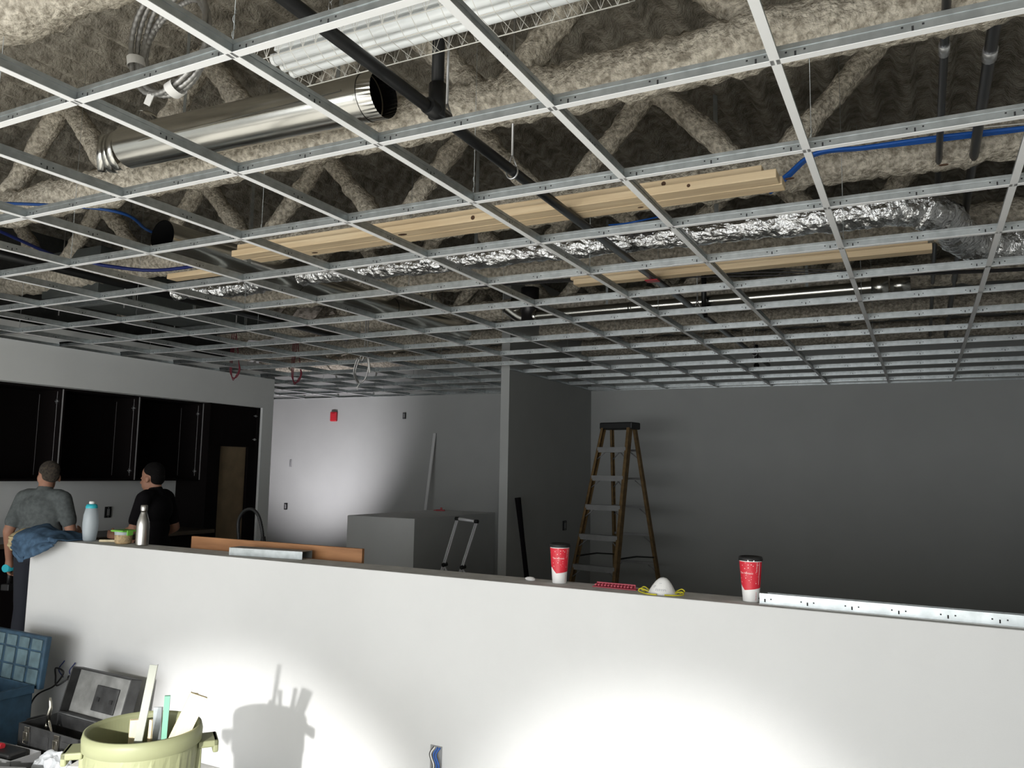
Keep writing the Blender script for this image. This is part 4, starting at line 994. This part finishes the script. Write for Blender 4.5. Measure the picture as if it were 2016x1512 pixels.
tag(obj('plastic_bag', b, 'bag', None, (-1.10, 1.86, 0.0)), 'crumpled milky plastic bag in front of the toolbox', 'bag')
t = thing('tool_tray', 'dark tool tray with red handle beside the plastic bag', 'tray', (-1.46, 1.82, 0), (0, 0, 0.05))
b = B()
for (x0, x1, y0, y1) in ((-0.2, 0.2, -0.08, -0.074), (-0.2, 0.2, 0.074, 0.08), (-0.2, -0.194, -0.08, 0.08), (0.194, 0.2, -0.08, 0.08)): box(b, x0, x1, y0, y1, 0, 0.12)
box(b, -0.2, 0.2, -0.08, 0.08, 0, 0.006); obj('tray_body', b, 'greybox', t, bevel=0.002)
b = B(); tube(b, [(-0.12, 0.0, 0.13), (0.02, 0.0, 0.14)], [0.02, 0.014], 10); obj('red_handle', b, 'red', t)
b = B(); box(b, -0.02, 0.14, -0.05, 0.05, 0.006, 0.13); obj('black_charger', b, 'black', t, bevel=0.01)
b = B(); tube(b, [(0, 0, 0), (0, 0, 0.04)], 0.05, 20); o = obj('tape_roll', b, 'green_strip', None, (-1.62, 1.45, 0.0)); tag(o, 'green roll of tape on the floor beside the parts case', 'tape')
b = B(); box(b, -0.09, 0.09, -0.06, 0.06, 0, 0.16); tag(obj('white_carton', b, 'cardwhite', None, (-0.80, 1.86, 0), (0, 0, 0.4), bevel=0.004), 'white carton beside the garbage can', 'carton')
t = thing('drill_case', 'dark drill case with red mark beside the blue tote', 'case', (-1.83, 1.70, 0), (0, 0, 0.35))
bxo('case_shell', 'black', -0.16, 0.13, -0.05, 0.05, 0, 0.15, t, 0.012); bxo('red_mark', 'red', 0.0, 0.03, -0.052, -0.049, 0.09, 0.11, t)

# ------------------------------------------------------------------ people
def blob(name, prims, voxel, m, parent, smooth=6):
    """tapered capsules and ellipsoids fused into one continuous skin"""
    bm = B()
    for p in prims:
        if p[0] == 'c':
            _, a, c, r0, r1 = p; a = Vector(a); c = Vector(c); n = 8
            pts = [a.lerp(c, i/n) for i in range(n+1)]; rs = [r0+(r1-r0)*i/n for i in range(n+1)]
            b1 = B(); tube(b1, pts, rs, 14)
            for cc, r in ((a, r0), (c, r1)):
                bmesh.ops.create_icosphere(b1, subdivisions=2, radius=r, matrix=Matrix.Translation(cc))
        else:
            _, c, r, rz = p; b1 = B(); bmesh.ops.create_icosphere(b1, subdivisions=3, radius=1.0)
            for v in b1.verts: v.co = Matrix.Rotation(rz, 3, 'Z') @ Vector((v.co.x*r[0], v.co.y*r[1], v.co.z*r[2])) + Vector(c)
        me = bpy.data.meshes.new('tmp'); bmesh.ops.recalc_face_normals(b1, faces=b1.faces); b1.to_mesh(me); b1.free(); bm.from_mesh(me); bpy.data.meshes.remove(me)
    me = bpy.data.meshes.new(name); bm.to_mesh(me); bm.free()
    o = bpy.data.objects.new(name, me); COL.objects.link(o)
    md = o.modifiers.new('r', 'REMESH'); md.mode = 'VOXEL'; md.voxel_size = voxel; md.use_smooth_shade = True
    md2 = o.modifiers.new('s', 'SMOOTH'); md2.iterations = smooth; md2.factor = 0.5
    dg = bpy.context.evaluated_depsgraph_get(); me2 = bpy.data.meshes.new_from_object(o.evaluated_get(dg))
    bpy.data.objects.remove(o); bpy.data.meshes.remove(me)
    for pol in me2.polygons: pol.use_smooth = True
    me2.materials.clear(); me2.materials.append(M[m]); me2.name = name
    o = bpy.data.objects.new(name, me2); COL.objects.link(o); o.parent = parent
    return o
def person(loc, rz, label, shirt, hair, hairprof, head_yaw, head_tilt, left_arm, right_arm, lean=0.0, sc=1.0):
    """local frame: faces +Y, left hand side is -X"""
    t = thing('person', label, 'person', loc, (0, 0, rz)); t.scale = (sc, sc, sc)
    hx = Vector((0, 0.04 + lean, 1.52)); yaw = Matrix.Rotation(head_yaw, 3, 'Z')
    def h(p): return hx + yaw @ (Matrix.Rotation(head_tilt, 3, 'X') @ Vector(p))
    body = []
    # legs and feet
    for s in (-1, 1):
        body += [('c', (0.09*s, 0.0, 0.92), (0.10*s, 0.02, 0.50), 0.085, 0.058), ('c', (0.10*s, 0.02, 0.50), (0.105*s, -0.02, 0.10), 0.055, 0.038), ('c', (0.105*s, -0.03, 0.05), (0.115*s, 0.13, 0.035), 0.045, 0.034)]
    body += [('e', (0, 0, 0.96), (0.16, 0.11, 0.12), 0), ('e', (0, 0.01+lean*0.3, 1.10), (0.145, 0.10, 0.14), 0), ('e', (0, 0.0+lean*0.7, 1.27), (0.17, 0.11, 0.14), 0)]
    body += [('c', (-0.12, lean*0.9, 1.37), (0.12, lean*0.9, 1.37), 0.06, 0.06), ('c', (0, 0.0+lean, 1.37), (0, 0.015+lean, 1.49), 0.058, 0.054)]
    for s, arm in ((-1, left_arm), (1, right_arm)):
        sh = Vector((0.175*s, lean*0.9, 1.365)); el, wr_, hd = [Vector(a) for a in arm]
        body += [('c', sh, el, 0.052, 0.042), ('c', el, wr_, 0.041, 0.028)]
        d = (hd-wr_).normalized(); side = d.cross(Vector((1, 0, 0))); side = side.normalized() if side.length > 0.1 else Vector((0, 1, 0))
        palm = wr_ + d*0.055; body += [('c', wr_, palm, 0.027, 0.034)]
        curl = Vector((-s*1.0, 0.3, 0)).normalized()
        for k, (ln, of) in enumerate(((0.068, -0.03), (0.078, -0.010), (0.072, 0.010), (0.058, 0.028))):
            k0 = palm + side*of + d*0.03; k1 = k0 + d*ln*0.5 + curl*0.008; k2 = k1 + d*ln*0.25 + curl*ln*0.4
            body += [('c', k0, k1, 0.0092, 0.0085), ('c', k1, k2, 0.0085, 0.0075)]
        th = palm - side*0.036 - d*0.02; body += [('c', th, th - side*0.02 + d*0.03 + curl*0.012, 0.011, 0.010), ('c', th - side*0.02 + d*0.03 + curl*0.012, th - side*0.016 + d*0.055 + curl*0.03, 0.010, 0.008)]
    # head
    body += [('e', h((0, 0, 0.05)), (0.075, 0.092, 0.095), head_yaw), ('e', h((0, 0.035, -0.03)), (0.058, 0.062, 0.075), head_yaw), ('c', h((0, 0.098, 0.0)), h((0, 0.112, -0.022)), 0.011, 0.014)]
    for s in (-1, 1):
        body += [('e', h((0.078*s, -0.004, 0.005)), (0.010, 0.022, 0.032), head_yaw), ('e', h((0.03*s, 0.085, 0.018)), (0.014, 0.010, 0.009), head_yaw)]
    body += [('e', h((0, 0.092, -0.055)), (0.024, 0.010, 0.008), head_yaw)]
    blob('body', body, 0.0085, 'skin', t)
    # shirt
    shp = [('e', (0, lean*0.1, 0.98), (0.185, 0.135, 0.10), 0), ('e', (0, 0.01+lean*0.3, 1.10), (0.172, 0.13, 0.15), 0), ('e', (0, lean*0.7, 1.27), (0.192, 0.13, 0.15), 0), ('c', (-0.14, lean*0.9, 1.375), (0.14, lean*0.9, 1.375), 0.070, 0.070), ('c', (0, lean*0.9, 1.38), (0, 0.005+lean, 1.425), 0.085, 0.066)]
    for s, arm in ((-1, left_arm), (1, right_arm)):
        sh = Vector((0.175*s, lean*0.9, 1.365)); el = Vector(arm[0]); shp += [('c', sh, sh.lerp(el, 0.72), 0.068, 0.062)]
    blob('t_shirt', shp, 0.010, shirt, t, 4)
    tr_ = [('e', (0, 0, 0.93), (0.175, 0.125, 0.11), 0)]
    for s in (-1, 1): tr_ += [('c', (0.09*s, 0.0, 0.90), (0.10*s, 0.02, 0.50), 0.098, 0.075), ('c', (0.10*s, 0.02, 0.50), (0.105*s, -0.02, 0.09), 0.073, 0.062)]
    blob('trousers', tr_, 0.012, 'jeans', t, 4)
    for s in (-1, 1): blob('shoe', [('c', (0.105*s, -0.05, 0.05), (0.118*s, 0.15, 0.04), 0.05, 0.04)], 0.012, 'black', t, 2)
    blob('hair', [('e', h(p), r, head_yaw) for p, r in hairprof], 0.007, hair, t, 3)
    return t
# person in grey, seen from behind, left arm hanging with a drill
p1 = person((-3.29, 3.11, 0), math.radians(18), 'person in a grey T-shirt seen from behind, arm hanging with a drill', 'tee_grey', 'hair_grey',
   [((0, -0.014, 0.070), (0.077, 0.088, 0.082)), ((0, -0.048, 0.025), (0.066, 0.052, 0.060))], 0.95, -0.12,
   ((-0.22, -0.07, 1.10), (-0.27, 0.02, 0.87), (-0.28, 0.05, 0.75)), ((0.25, 0.04, 1.12), (0.16, 0.24, 1.06), (0.12, 0.33, 1.08)), 0.02, 0.945)
p2 = person((-2.90, 3.82, 0), math.radians(110), 'person in a black T-shirt seen from behind with dark hair', 'black_soft', 'hair_black',
   [((0, -0.016, 0.072), (0.080, 0.093, 0.086)), ((0, -0.052, 0.02), (0.071, 0.056, 0.074))], -0.1, -0.05,
   ((-0.24, 0.04, 1.11), (-0.16, 0.24, 1.04), (-0.12, 0.33, 1.05)), ((0.24, -0.06, 1.10), (0.22, 0.14, 0.98), (0.18, 0.24, 0.96)), 0.0, 0.945)
# the drill in the hanging hand
bpy.context.view_layer.update()
hp = p1.matrix_world @ Vector((-0.28, 0.05, 0.745))
dr = thing('power_drill', 'teal cordless drill held in the hand of the person in grey', 'drill', tuple(hp), (0, 0, math.radians(18)))
tubeo('grip', 'black', [(0, 0.0, -0.07), (0, 0.0, 0.035)], 0.016, dr, 10); tubeo('motor_housing', 'teal', [(0, -0.05, 0.05), (0, 0.09, 0.05)], 0.030, dr, 12)
tubeo('chuck', 'black', [(0, 0.09, 0.05), (0, 0.15, 0.05)], [0.022, 0.012], dr, 10); bxo('battery', 'black', -0.035, 0.035, -0.04, 0.05, -0.12, -0.07, dr, 0.006)
